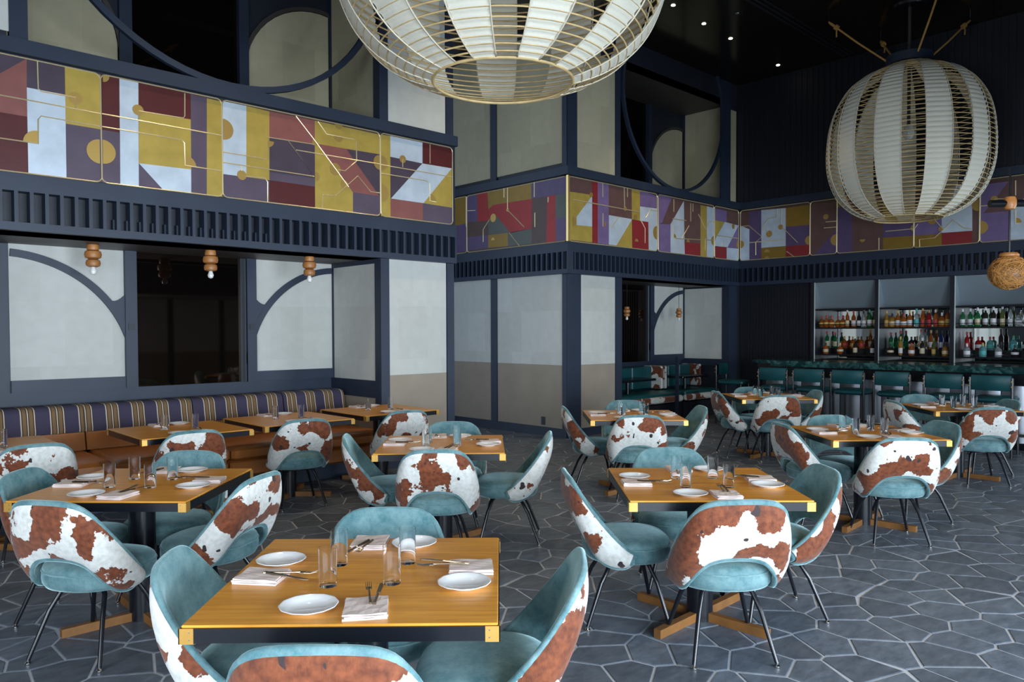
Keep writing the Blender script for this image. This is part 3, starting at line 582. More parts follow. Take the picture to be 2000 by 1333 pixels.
MURAL = {"L0":{"b":[["plum",[[0.972,3.805],[1.452,3.782],[1.449,3.55],[1.265,3.619],[0.967,3.533]]],["rose",[[0.967,3.533],[1.265,3.619],[1.452,3.782],[1.453,3.311],[1.26,3.315],[0.963,3.323]]],["maroon",[[0.963,3.323],[1.26,3.315],[1.453,3.315],[1.449,2.847],[1.252,2.851],[0.955,2.848]]],["plum",[[1.452,3.782],[1.725,3.786],[1.725,3.549],[1.449,3.55]]],["silver",[[1.449,3.55],[1.725,3.549],[1.723,2.846],[1.449,2.851]]],["gold",[[1.725,3.786],[1.996,3.777],[1.989,3.31],[1.726,3.31]]],["mauve",[[1.726,3.31],[1.989,3.31],[1.982,2.842],[1.723,2.846]]]],"l":[[[0.966,3.455],[1.263,3.451],[1.991,3.443]],[[0.96,3.121],[1.257,3.11],[1.526,3.11]],[[1.522,3.109],[1.525,3.306],[1.546,3.338],[1.989,3.334]],[[1.527,3.782],[1.529,3.559],[1.55,3.54],[1.802,3.541],[1.801,3.444]]],"d":[[[1.802,3.536],0.05,"f"],[[1.981,3.117],0.103,"l"],[[1.518,3.11],0.102,"q"]]},"L1":{"b":[["maroon",[[2.009,3.78],[2.147,3.776],[2.145,3.308],[2.002,3.307]]],["silver",[[2.147,3.776],[2.303,3.776],[2.294,2.847],[2.141,2.852]]],["mauve",[[2.002,3.307],[2.145,3.308],[2.141,2.847],[1.995,2.848]]],["maroon",[[2.303,3.776],[2.76,3.771],[2.757,3.538],[2.304,3.528]]],["gold",[[2.304,3.528],[2.757,3.538],[2.756,3.076],[2.297,3.066]]],["silver",[[2.297,3.066],[2.756,3.076],[2.753,2.846],[2.501,2.847]]],["mauve",[[2.297,3.066],[2.501,2.847],[2.294,2.847]]],["mauve",[[2.76,3.771],[2.909,3.765],[2.897,2.845],[2.753,2.846]]],["gold",[[2.909,3.765],[3.052,3.762],[3.046,2.838],[2.897,2.845]]]],"l":[[[2.004,3.445],[3.042,3.439]],[[2.003,3.335],[2.671,3.337],[2.696,3.31],[2.699,3.104]],[[2.699,3.104],[3.038,3.103]],[[2.298,3.441],[2.302,3.528],[2.689,3.537],[2.702,3.559],[2.705,3.768]]],"d":[[[2.004,3.121],0.103,"r"],[[2.296,3.534],0.047,"f"],[[2.014,3.771],0.051,"r"],[[2.701,3.099],0.101,"p"]]},"L2":{"b":[["silver",[[3.061,3.77],[3.295,3.771],[3.287,3.078],[3.052,3.075]]],["mauve",[[3.058,3.076],[3.287,3.078],[3.525,3.08],[3.522,2.848],[3.055,2.842]]],["gold",[[3.295,3.771],[3.533,3.763],[3.525,3.08],[3.287,3.078]]],["rose",[[3.533,3.763],[4.035,3.766],[4.032,3.511],[3.53,3.508]]],["plum",[[3.53,3.508],[4.032,3.511],[4.029,3.167],[3.526,3.16]]],["mauve",[[3.526,3.16],[4.029,3.167],[4.028,3.08],[3.525,3.08]]],["maroon",[[3.525,3.08],[4.028,3.08],[4.029,2.848],[3.522,2.848]]],["gold",[[4.035,3.766],[4.839,3.76],[4.837,3.542],[4.406,3.534],[4.068,3.53],[4.033,3.55]]],["gold",[[4.033,3.55],[4.068,3.53],[4.486,3.076],[4.484,2.85],[4.029,2.848]]],["rose",[[4.068,3.53],[4.406,3.534],[4.825,3.077],[4.486,3.076]]],["plum",[[4.406,3.534],[4.837,3.542],[4.833,3.078],[4.825,3.077]]],["mauve",[[4.486,3.076],[4.833,3.078],[4.831,2.846],[4.484,2.85]]]],"l":[[[3.054,3.286],[3.501,3.284],[3.51,3.504],[4.032,3.518]],[[3.053,3.187],[4.022,3.185],[3.728,3.511]],[[3.819,3.773],[4.04,3.551],[4.433,3.129]],[[3.815,3.426],[4.833,3.433]],[[4.07,3.764],[4.17,3.65],[4.499,3.651],[4.533,3.634],[4.535,3.422],[4.389,3.295],[4.299,3.295]],[[4.111,2.85],[4.12,3.006],[4.266,3.01],[4.549,3.264],[4.713,3.111],[4.83,3.112]],[[3.283,3.084],[3.48,3.093],[3.505,3.059],[3.503,2.852]],[[3.235,3.178],[3.24,3.131]]],"d":[[[3.061,3.503],0.099,"r"],[[3.24,3.09],0.047,"f"],[[3.516,3.469],0.061,"p2"],[[4.032,3.537],0.033,"f"],[[4.036,3.187],0.049,"r"],[[4.315,3.773],0.047,"b"],[[4.31,3.648],0.055,"b"],[[4.269,3.297],0.065,"f"],[[4.38,3.149],0.044,"f"],[[4.833,3.45],0.082,"l"]]},"L3":{"b":[["gold",[[4.856,3.763],[4.979,3.771],[4.975,2.853],[4.848,2.854]]],["silver",[[4.979,3.771],[5.43,3.771],[5.428,3.528],[4.977,3.537]]],["maroon",[[5.43,3.771],[5.878,3.765],[5.867,3.534],[5.428,3.528]]],["plum",[[4.977,3.537],[5.428,3.528],[5.407,3.51],[4.982,3.068]]],["silver",[[5.428,3.528],[5.867,3.534],[5.439,3.067],[4.982,3.068],[5.407,3.51]]],["gold",[[5.867,3.534],[5.87,3.061],[5.439,3.067]]],["rose",[[4.977,3.068],[5.43,3.066],[5.429,2.853],[4.975,2.853]]],["mauve",[[5.43,3.066],[5.87,3.061],[5.869,2.846],[5.429,2.853]]]],"l":[[[4.853,3.429],[5.867,3.431]],[[4.852,3.333],[5.477,3.334],[5.531,3.306],[5.533,3.104],[5.621,3.104]],[[5.145,3.444],[5.146,3.535]],[[5.538,3.767],[5.536,3.544]]],"d":[[[4.855,3.453],0.082,"r"],[[4.852,3.117],0.099,"r"],[[5.146,3.535],0.044,"f"],[[5.537,3.1],0.087,"p"]]},"B0":{"b":[["ochre",[[9.923,3.805],[9.62,3.803],[9.623,3.333],[9.927,3.326]]],["violet",[[9.927,3.326],[9.623,3.333],[9.626,2.889],[9.931,2.846]]]],"l":[[[9.62,3.775],[9.623,3.286]]],"d":[]},"B1":{"b":[["violet",[[9.602,3.801],[9.352,3.802],[9.34,3.34],[9.605,3.346]]],["scarlet",[[9.352,3.802],[9.1,3.794],[9.089,3.319],[9.34,3.337]]],["ochre",[[9.1,3.794],[8.115,3.787],[8.116,3.546],[8.965,3.558],[9.088,3.496]]],["scarlet",[[8.965,3.558],[8.104,3.545],[8.105,3.098],[8.57,3.082],[8.885,3.373],[9.089,3.323],[9.088,3.496]]],["violet",[[8.115,3.787],[7.322,3.784],[7.323,3.536],[7.631,3.546],[8.116,3.546]]],["brown",[[8.104,3.545],[7.786,3.547],[7.806,2.857],[8.118,2.866]]],["scarlet",[[7.786,3.547],[7.619,3.545],[7.614,2.866],[7.806,2.857]]],["slate",[[7.619,3.545],[7.323,3.536],[7.323,3.192],[7.62,3.197]]],["violet",[[7.62,3.197],[7.323,3.192],[7.324,2.873],[7.614,2.866]]],["brown",[[9.605,3.346],[9.089,3.323],[9.09,3.095],[9.607,3.109]]],["violet",[[9.607,3.109],[9.09,3.095],[9.091,2.89],[9.608,2.884]]],["slate",[[9.089,3.323],[8.885,3.373],[8.57,3.082],[8.635,3.088],[9.09,3.095]]],["ochre",[[9.09,3.095],[8.635,3.088],[8.63,2.883],[9.091,2.89]]],["slate",[[8.635,3.088],[8.105,3.098],[8.118,2.875],[8.63,2.883]]]],"l":[[[8.71,3.791],[8.711,3.64]],[[8.631,3.789],[8.633,3.461]],[[8.049,3.786],[8.05,3.564]],[[8.039,3.331],[8.039,3.117]],[[7.765,3.527],[7.765,3.451]],[[9.207,2.995],[9.206,3.197],[9.048,3.346]],[[8.596,3.084],[8.379,2.871]],[[9.604,3.542],[9.396,3.523]],[[8.633,3.443],[8.265,3.14]]],"d":[[[8.966,3.355],0.066,"f"],[[7.332,3.12],0.082,"r"],[[8.973,3.002],0.043,"t"],[[8.633,3.443],0.027,"f"]]},"A1":{"b":[["clay",[[8.227,3.801],[8.672,3.794],[8.672,3.574],[8.227,3.562]]],["gold",[[8.227,3.562],[8.672,3.574],[8.646,3.537],[8.326,3.217],[8.326,3.093],[8.226,3.092]]],["silver",[[8.646,3.537],[8.672,3.574],[8.672,3.108],[8.326,3.093],[8.326,3.217]]],["gold",[[8.226,3.092],[8.672,3.108],[8.672,2.875],[8.226,2.874]]],["red",[[8.672,3.794],[8.798,3.794],[8.798,2.871],[8.672,2.875]]],["lilac",[[8.798,3.794],[9.06,3.798],[9.06,2.871],[8.798,2.871]]],["clay",[[9.06,3.798],[9.62,3.8],[9.621,3.312],[9.06,3.317]]],["silver",[[9.06,3.317],[9.621,3.312],[9.627,3.277],[9.241,2.87],[9.06,2.871]]],["gold",[[9.627,3.304],[9.636,2.86],[9.241,2.87]]],["red",[[9.642,3.3],[10.053,3.309],[10.064,2.854],[9.642,2.861]]],["gold",[[9.62,3.8],[9.833,3.79],[9.834,3.306],[9.627,3.309]]],["lilac",[[9.833,3.79],[10.289,3.75],[10.289,3.555],[9.834,3.533]]],["silver",[[9.834,3.533],[10.289,3.549],[10.291,2.865],[10.064,2.854],[10.053,3.309],[9.834,3.306]]]],"l":[[[8.911,3.792],[8.911,3.569]],[[9.429,3.781],[9.438,3.471]],[[9.51,3.782],[9.51,3.64]],[[8.916,3.328],[8.916,3.13]],[[8.239,3.456],[9.834,3.442]],[[9.115,3.136],[9.296,3.306]],[[9.865,3.3],[9.962,3.199],[9.962,2.961]],[[9.986,3.366],[10.108,3.508],[10.289,3.512]]],"d":[[[8.646,3.571],0.037,"f"],[[8.239,3.142],0.075,"r"],[[9.453,3.455],0.036,"f"],[[8.951,3.168],0.038,"r"],[[9.715,3.348],0.044,"f"],[[10.291,3.154],0.112,"l"],[[9.746,2.971],0.044,"t"]]},"A2":{"b":[["lilac",[[10.323,3.775],[10.703,3.765],[10.432,3.33],[10.325,3.305]]],["clay",[[10.703,3.765],[11.053,3.759],[10.679,3.331],[10.432,3.323]]],["silver",[[11.053,3.759],[11.085,2.86],[10.668,2.847],[10.666,3.33]]],["lilac",[[10.325,3.305],[10.666,3.33],[10.668,2.847],[10.326,2.857]]],["clay",[[11.053,3.759],[11.561,3.749],[11.565,3.079],[11.084,3.065]]],["red",[[11.084,3.065],[11.565,3.079],[11.566,2.855],[11.085,2.86]]],["gold",[[11.561,3.749],[11.766,3.748],[11.771,2.849],[11.566,2.855]]],["silver",[[11.766,3.748],[11.99,3.743],[11.996,2.85],[11.771,2.849]]]],"l":[[[10.756,3.756],[10.757,3.545]],[[11.256,3.742],[11.258,3.433]],[[11.324,3.743],[11.324,3.605]],[[10.75,3.315],[10.751,3.101]],[[11.719,3.179],[11.72,2.978]],[[10.718,3.426],[11.124,3.435]],[[10.988,3.12],[11.208,3.357]],[[11.49,3.582],[11.724,3.341],[11.841,3.489],[11.992,3.495]],[[10.799,3.105],[11.994,3.169]]],"d":[[[11.982,3.16],0.081,"l"],[[10.767,3.117],0.062,"p"],[[11.181,3.073],0.047,"t"]]},"A3":{"b":[["lilac",[[12.02,3.74],[12.423,3.74],[12.424,3.537],[12.037,3.532]]],["clay",[[12.423,3.74],[12.836,3.738],[12.838,3.509],[12.424,3.52]]],["gold",[[12.022,3.531],[12.361,3.531],[12.054,3.207]]],["silver",[[12.361,3.531],[12.838,3.509],[12.46,3.081],[12.025,3.07],[12.054,3.207]]],["lilac",[[12.838,3.5],[12.841,3.08],[12.46,3.072]]],["red",[[12.025,3.07],[12.428,3.078],[12.43,2.841],[12.026,2.847]]],["silver",[[12.428,3.07],[12.841,3.08],[12.843,2.841],[12.43,2.841]]]],"l":[[[12.039,3.263],[12.84,3.27]],[[12.27,3.15],[12.271,3.075]]],"d":[[[12.649,3.474],0.047,"f"],[[12.841,3.16],0.076,"l"]]},"R0":{"b":[["clay",[[7.359,3.744],[7.178,3.74],[7.177,3.423],[7.358,3.509]]],["silver",[[7.358,3.509],[7.177,3.423],[7.173,2.831],[7.355,2.835]]],["violet",[[7.178,3.74],[6.941,3.746],[6.935,2.835],[7.173,2.831]]],["silver",[[6.941,3.746],[6.474,3.73],[6.47,3.057],[6.937,3.062]]],["ochre",[[6.937,3.062],[6.47,3.057],[6.468,2.84],[6.935,2.835]]],["ochre",[[6.474,3.73],[6.038,3.736],[6.035,3.386],[6.472,3.399]]],["violet",[[6.472,3.399],[6.035,3.386],[6.033,3.048],[6.469,3.052]]],["red",[[6.469,3.052],[6.033,3.048],[6.031,2.844],[6.468,2.84]]]],"l":[[[6.639,3.73],[6.638,3.591],[6.805,3.573],[6.894,3.461],[6.867,3.392],[6.804,3.336]],[[7.045,2.94],[7.046,3.175],[6.929,3.265],[7.186,3.491],[7.358,3.492]],[[7.175,3.178],[6.47,3.166]],[[6.541,3.401],[6.249,3.098]],[[6.452,2.961],[6.315,2.846]],[[6.551,3.72],[6.558,3.443]]],"d":[[[6.786,3.301],0.06,"f"],[[6.567,3.403],0.046,"f"],[[6.828,2.974],0.053,"t"],[[6.828,2.858],0.046,"t"],[[7.353,3.159],0.071,"r"],[[6.037,3.12],0.079,"l"]]},"R1":{"b":[["clay",[[6.025,3.734],[5.574,3.729],[5.571,3.265],[5.966,2.84],[6.018,2.843]]],["violet",[[5.571,3.265],[5.567,2.834],[5.966,2.836]]]],"l":[[[5.784,3.309],[5.571,3.303]],[[5.753,3.408],[5.572,3.401]]],"d":[[[5.753,3.494],0.046,"f"],[[5.573,3.087],0.096,"l"]]},"R2":{"b":[["ochre",[[5.56,4.29],[5.32,4.285],[5.513,3.633],[5.555,3.621]]],["violet",[[5.32,4.285],[5.3,2.831],[5.549,2.83],[5.555,3.621],[5.513,3.633]]],["clay",[[5.32,4.285],[4.827,4.272],[4.814,2.843],[5.3,2.831]]],["violet",[[4.818,3.309],[4.352,3.307],[4.349,3.044],[4.816,3.055]]],["ochre",[[4.816,3.055],[4.349,3.044],[4.347,2.83],[4.814,2.835]]],["gold",[[4.827,4.272],[4.361,4.258],[4.352,3.307],[4.818,3.309]]]],"l":[[[4.878,3.057],[4.876,2.844]],[[4.778,3.153],[4.358,3.154]]],"d":[[[5.139,3.057],0.045,"b"],[[4.353,3.166],0.047,"l"]]},"R3":{"b":[["lilac",[[4.345,3.306],[3.952,3.294],[3.949,3.035],[4.342,3.043]]],["ochre",[[4.342,3.043],[3.949,3.035],[3.947,2.839],[4.34,2.829]]],["clay",[[4.354,4.257],[3.962,4.238],[3.952,3.294],[4.345,3.306]]],["silver",[[3.962,4.238],[3.542,3.709],[3.535,3.043],[3.949,3.05]]],["red",[[3.949,3.05],[3.535,3.043],[3.533,2.829],[3.947,2.832]]],["clay",[[3.542,3.709],[3.453,3.711],[3.443,2.832],[3.533,2.829]]]],"l":[[[4.264,2.831],[4.266,2.979],[4.047,2.986],[3.793,3.231],[3.649,3.096],[3.535,3.07]],[[4.343,3.158],[4.293,3.223]],[[4.05,3.259],[3.922,3.093]]],"d":[[[4.085,3.255],0.061,"f"],[[3.964,3.112],0.034,"f"],[[3.454,3.416],0.089,"l"]]},"R4":{"b":[["lilac",[[3.433,3.711],[3.074,3.712],[3.387,3.291],[3.429,3.288]]],["clay",[[3.074,3.712],[2.878,3.718],[2.875,3.445],[3.069,3.283],[3.387,3.291]]],["lilac",[[3.429,3.288],[3.069,3.283],[3.064,2.829],[3.424,2.83]]],["silver",[[3.069,3.283],[2.875,3.445],[2.35,3.57],[2.341,2.856],[2.867,2.819],[3.064,2.829]]],["clay",[[2.878,3.718],[2.352,3.748],[2.35,3.57],[2.875,3.445]]]],"l":[[[2.988,3.71],[2.985,3.495]],[[3.25,3.399],[3.25,3.479],[3.059,3.462]],[[3.43,3.399],[3.058,3.383]],[[2.983,3.287],[2.98,3.087],[2.87,3.075]]],"d":[[[3.254,3.479],0.047,"f"],[[3.424,3.081],0.096,"r"],[[2.978,3.101],0.072,"p"]]}}
def half(h, n=24):
    # outline of disc pieces: f full, l left half, r right half, t top half, b bottom half, q upper-left quarter, p upper-right quarter, p2 lower-right quarter
    rng = {'f': (0, 360), 'l': (90, 270), 'r': (-90, 90), 't': (0, 180), 'b': (180, 360), 'q': (90, 180), 'p': (0, 90), 'p2': (-90, 0)}[h]
    a = [radians(rng[0] + (rng[1] - rng[0]) * i / n) for i in range(n + (0 if h == 'f' else 1))]
    pts = [(cos(t), sin(t)) for t in a]
    if h in ('q', 'p', 'p2'): pts.append((0, 0))
    return pts
MLAB = {'L0': 'left panel of the long bright mural, with a silver square and gold strip', 'L1': 'bright mural panel with a large gold rectangle over silver, second from left',
        'L2': 'widest bright mural panel, with a slanting rose band on gold', 'L3': 'end panel of the bright mural, with a slanting silver band',
        'B0': 'narrow shaded mural sliver beside the bright mural', 'B1': 'shaded mural panel with a big scarlet shape, left of the gold corner',
        'A1': 'mural panel with white shapes and red strip, right of the gold corner', 'A2': 'narrow mural panel of clay and lilac slants, short of the inner corner',
        'A3': 'small mural panel ending at the dark inner corner, with a lilac triangle', 'R0': 'first mural panel over the bar, with silver and ochre fields',
        'R1': 'narrow clay and violet mural panel over the bar', 'R2': 'mural panel over the bar partly behind the round lantern',
        'R3': 'mural panel with a red block just right of the round lantern', 'R4': 'mural panel at the right edge of the photo with a large silver field'}
MURAL['L9'] = {'b': [['gold', [[-.6, 2.85], [0, 2.85], [0, 3.78], [-.6, 3.78]]], ['silver', [[0, 2.85], [.5, 2.85], [.5, 3.78], [0, 3.78]]], ['maroon', [[.5, 2.85], [.94, 2.85], [.94, 3.78], [.5, 3.78]]]], 'l': [], 'd': []}
MLAB['L9'] = 'mural panel beyond the left edge of the photo, silver and gold'
MURAL['R9'] = {'b': [['violet', [[.4, 2.85], [1.4, 2.85], [1.4, 3.78], [.4, 3.78]]], ['gold', [[1.4, 2.85], [2.33, 2.85], [2.33, 3.78], [1.4, 3.78]]]], 'l': [], 'd': []}
for b_ in MURAL['A1']['b']: b_[1] = [[8.16 if p_[0] < 8.27 else p_[0], p_[1]] for p_ in b_[1]]
for b_ in MURAL['B1']['b']: b_[1] = [[max(p_[0], 7.405), p_[1]] for p_ in b_[1]]
MLAB['R9'] = 'violet and gold mural panel beyond the right edge of the photo'
for key, dat in MURAL.items():
    ax = 'Y' if key[0] in 'LA' else 'X'
    c = {'L': 7.23, 'A': 7.40, 'B': 8.15, 'R': 12.88}[key[0]]
    us = [p[0] for b in dat['b'] for p in b[1]]; u0, u1 = min(us), max(us); cu = (u0 + u1) / 2
    zc = lambda z: min(max(z, 2.857), 3.783)
    root = thing('mural_panel', MLAB[key], 'mural', (cu, c, 2.85) if ax == 'Y' else (c, cu, 2.85), group='painted mural panels on the beams')
    L = (-cu, -c, -2.85) if ax == 'Y' else (-c, -cu, -2.85)
    def PR(poly, d0, d1): return MB().prism(poly, ax, c - d1, c - d0)
    obj('backing_board', PR([(u0, 2.857), (u1, 2.857), (u1, 3.783), (u0, 3.783)], 0, .012), 'm_brown', root, loc=L)
    for i, (cn, pts) in enumerate(dat['b']):
        obj('colour_block', PR([(u, zc(z)) for u, z in pts], .012, .0165 + .0004 * (i % 5)), 'm_' + cn, root, loc=L)
    for pts in dat['l']:
        m_ = MB(); P3 = [((u, c - .019, zc(z)) if ax == 'Y' else (c - .019, u, zc(z))) for u, z in pts]
        m_.tube(P3, .0055 if key[0] == 'L' else .008, 5); obj('brass_inlay', m_, 'gold_line', root, loc=L, smooth=True)
    for (uz, rr, h) in dat['d']:
        flip = -1 if ax == 'X' else 1
        obj('brass_disc', PR([(min(max(uz[0] + flip * rr * a, u0), u1), zc(uz[1] + rr * b)) for a, b in half(h)], .0186, .021), 'disc', root, loc=L)
    # thin brass edge with rounded corners
    k = .05; e_ = []
    for (cx_, cz_, a_) in ((u1 - k, 3.783 - k, 0), (u0 + k, 3.783 - k, 90), (u0 + k, 2.857 + k, 180), (u1 - k, 2.857 + k, 270)):
        e_ += arc(cx_, cz_, k, a_, a_ + 90, 5)
    e_.append(e_[0]); P3 = [((u, c - .017, z) if ax == 'Y' else (c - .017, u, z)) for u, z in e_]
    obj('brass_edge', MB().tube(P3, .006 if key[0] == 'L' else .008, 5, cap=False), 'gold_line', root, loc=L, smooth=True)
tag(obj('corner_strip', MB().box(8.11, 7.352, 2.85, 8.145, 7.39, 3.79), 'brass', None), 'bright gold strip on the outer corner of the far mural', 'trim strip')

# ---- ring hoops on the gallery
def ring_mb(r0_, r1_, d, n=72, a0=0, a1=360):
    m_ = MB(); v = []; f = []
    for i in range(n + 1):
        t = radians(a0 + (a1 - a0) * i / n)
        for rr, yy in ((r0_, 0), (r1_, 0), (r1_, d), (r0_, d)): v.append((rr * cos(t), yy, rr * sin(t)))
    for i in range(n):
        for k in range(4): f.append((i * 4 + k, i * 4 + (k + 1) % 4, i * 4 + 4 + (k + 1) % 4, i * 4 + 4 + k))
    f += [(0, 3, 2, 1), (n * 4, n * 4 + 1, n * 4 + 2, n * 4 + 3)]
    return m_.add(v, f)
tag(obj('ring_screen', ring_mb(1.70, 1.76, .05), 'navy', None, loc=(3.15, 7.20, 3.92 + 1.74), smooth=True), 'large thin dark ring standing in the gallery opening above the bright mural', 'ring')
tag(obj('ring_screen', ring_mb(1.43, 1.48, .05), 'navy', None, loc=(10.88, 7.385, 3.92 + 1.46), smooth=True), 'dark ring in the far gallery opening, right of the big lantern', 'ring')

# ================================================================== BANQUETTE (left)
bq = thing('banquette', 'long banquette with striped back and orange leather seat under the left screens', 'banquette', (2.0, 7.6, 0))
LQ = (-2.0, -7.6, 0)
obj('plinth', MB().box(.92, 7.22, 0, 4.84, 8.3, .17), 'navy', bq, loc=LQ)
segs = [(.92, 2.02), (2.03, 3.03), (3.04, 4.04), (4.05, 4.83)]
for a, b in segs:
    obj('seat_cushion', MB().bbox(a, 7.04, .33, b - .004, 7.99, .46, .03), 'leather', bq, loc=LQ, smooth=True)
    obj('seat_front', MB().bbox(a, 7.08, .17, b - .004, 7.5, .33, .02), 'leather', bq, loc=LQ, smooth=True)
    m_ = MB(); y0 = 7.93
    m_.add([(a, y0, .46), (b - .004, y0, .46), (b - .004, y0 + .04, .625), (a, y0 + .04, .625), (a, 8.25, .46), (b - .004, 8.25, .46), (b - .004, 8.25, .625), (a, 8.25, .625)],
           [(0, 1, 2, 3), (5, 4, 7, 6), (0, 3, 7, 4), (1, 5, 6, 2), (3, 2, 6, 7), (0, 4, 5, 1)])
    obj('lower_back', m_, 'leather', bq, loc=LQ)
def striped(a, b):
    prof = [(7.97, .628), (7.965, .66), (7.985, .74), (8.0, .82), (8.02, .855), (8.06, .872), (8.12, .875), (8.25, .875)]
    G = [[(a + (b - a) * k / 8, y, z) for k in range(9)] for y, z in prof]
    m_ = MB().grid(G); m_.add([(a, y, z) for y, z in prof] + [(a, 8.25, .628)], [tuple(range(len(prof) + 1))]); m_.add([(b, y, z) for y, z in prof] + [(b, 8.25, .628)], [tuple(range(len(prof) + 1))])
    return m_
for a, b in segs: obj('striped_back', striped(a, b - .004), 'stripe', bq, loc=LQ, smooth=True)
obj('ledge', MB().box(.92, 8.25, 0, 4.84, 8.32, .86), 'navy', bq, loc=LQ)

# ================================================================== TABLES
TW = .899
def table_proto():
    t = thing('dining_table', 'x', 'table'); h = TW / 2
    obj('tabletop', MB().bbox(-h + .004, -h + .004, .732, h - .004, h - .004, .740, .002), 'oak', t)
    mb = MB(); z0, z1 = .690, .732
    mb.box(-h, -h, z0, h, -h + .03, z1); mb.box(-h, h - .03, z0, h, h, z1); mb.box(-h, -h + .03, z0, -h + .03, h - .03, z1); mb.box(h - .03, -h + .03, z0, h, h - .03, z1); mb.box(-h + .03, -h + .03, .715, h - .03, h - .03, .731)
    obj('edge_band', mb, 'black', t)
    for sx in (-1, 1):
        for sy in (-1, 1):
            m_ = MB(); x, y = sx * (h + .002), sy * (h + .002)
            m_.box(x, y, z0 - .002, x - sx * .042, y - sy * .003, .7325); m_.box(x, y, z0 - .002, x - sx * .003, y - sy * .042, .7325)
            cbr = obj('corner_bracket', m_, 'corner_brass', t)
            s2 = MB()
            for zz in (.701, .722):
                s2.lathe([(0, -.001), (.003, -.001), (.003, .001), (0, .0015)], 6, (0, 0, 0)) if False else s2.box(x - sx * .032, y, zz - .002, x - sx * .028, y + sy * .0015, zz + .002)
            obj('screw', s2, 'steel', cbr)
    obj('column', MB().lathe([(.069, .0), (.069, .66), (.10, .66), (.16, .70), (.16, .715)], 28), 'black', t, smooth=True)
    for k in range(4):
        a = radians(45 + 90 * k); c_, s_ = cos(a), sin(a); m_ = MB(); w2 = .02
        P = [(.06, -w2), (.40, -w2), (.40, w2), (.06, w2)]
        m_.prism([(u * c_ - v * s_, u * s_ + v * c_) for u, v in P], 'Z', .0, .045)
        obj('foot_bar', m_, 'wood_dark', t)
    return t
tp = table_proto(); index_kids(tp)
TABLES = {
 'T1': ((1.417, 2.206), -42.7, 'the table nearest the camera'),
 'T2': ((3.576, 2.28), -44.0, 'the front table right of centre'),
 'T3': ((3.473, 4.391), -41.6, 'the table before the cream pier'),
 'T4': ((1.389, 4.40), -44.7, 'the square table at left edge'),
 'T5': ((6.283, 2.489), -42.0, 'the second-row table right of centre'),
 'T6': ((5.99, 4.59), -44.0, 'the table before the booths'),
 'T7': ((8.88, 4.70), -43.1, 'the farthest table'),
 'T8': ((9.04, 2.60), -46.5, 'the table at the right edge')}
BT = {
 'B1': ((1.01, 6.58), 0, 'the leftmost banquette table'),
 'B2': ((2.409, 6.63), -.2, 'the second banquette table from left'),
 'B3': ((3.441, 6.70), -.4, 'the third banquette table from left'),
 'B4': ((4.519, 6.78), -.6, 'the rightmost banquette table')}
TDESC = {'T1': 'square oak-topped table with brass corners, nearest the camera', 'T2': 'square oak-topped table, right of centre in the front row',
 'T3': 'square oak-topped table in the middle, before the cream pier', 'T4': 'square oak-topped table with black edge at the left edge of the photo',
 'T5': 'square oak-topped table in the second row, right of centre', 'T6': 'square oak-topped table in front of the corner pier and booths',
 'T7': 'small-looking farthest square oak-topped table, by the first bar stools', 'T8': 'square oak-topped table at the right edge before the bar stools',
 'B1': 'oak-topped banquette table cut by the left edge of the photo', 'B2': 'oak-topped banquette table, second from the left',
 'B3': 'oak-topped banquette table, third from the left', 'B4': 'oak-topped banquette table nearest the cream pier'}
first = True
for k, (pos, rz, _) in list(TABLES.items()) + list(BT.items()):
    g = 'tables on the open floor' if k[0] == 'T' else 'tables along the banquette'
    if first: o = tp; first = False; o['label'] = TDESC[k]; o['group'] = g; o.location = (*pos, 0); o.rotation_euler = (0, 0, radians(rz))
    else: dup(tp, TDESC[k], (*pos, 0), radians(rz), g)

# ================================================================== CHAIR
def catmull(P, n):
    P = [Vector(p) for p in P]; out = []; m = len(P) - 1
    for i in range(n + 1):
        t = i / n * m; k = min(int(t), m - 1); f = t - k
        p0 = P[max(k - 1, 0)]; p1 = P[k]; p2 = P[k + 1]; p3 = P[min(k + 2, m)]
        if k == 0: p0 = p1 * 2 - p2
        if k == m - 1: p3 = p2 * 2 - p1
        out.append(.5 * ((2 * p1) + (p2 - p0) * f + (2 * p0 - 5 * p1 + 4 * p2 - p3) * f * f + (3 * p1 - p0 - 3 * p2 + p3) * f ** 3))
    return out
def sym(half_pts, n):
    c = catmull(half_pts, n); left = [Vector((-p.x, p.y, p.z)) for p in reversed(c)]
    return left + c[1:]
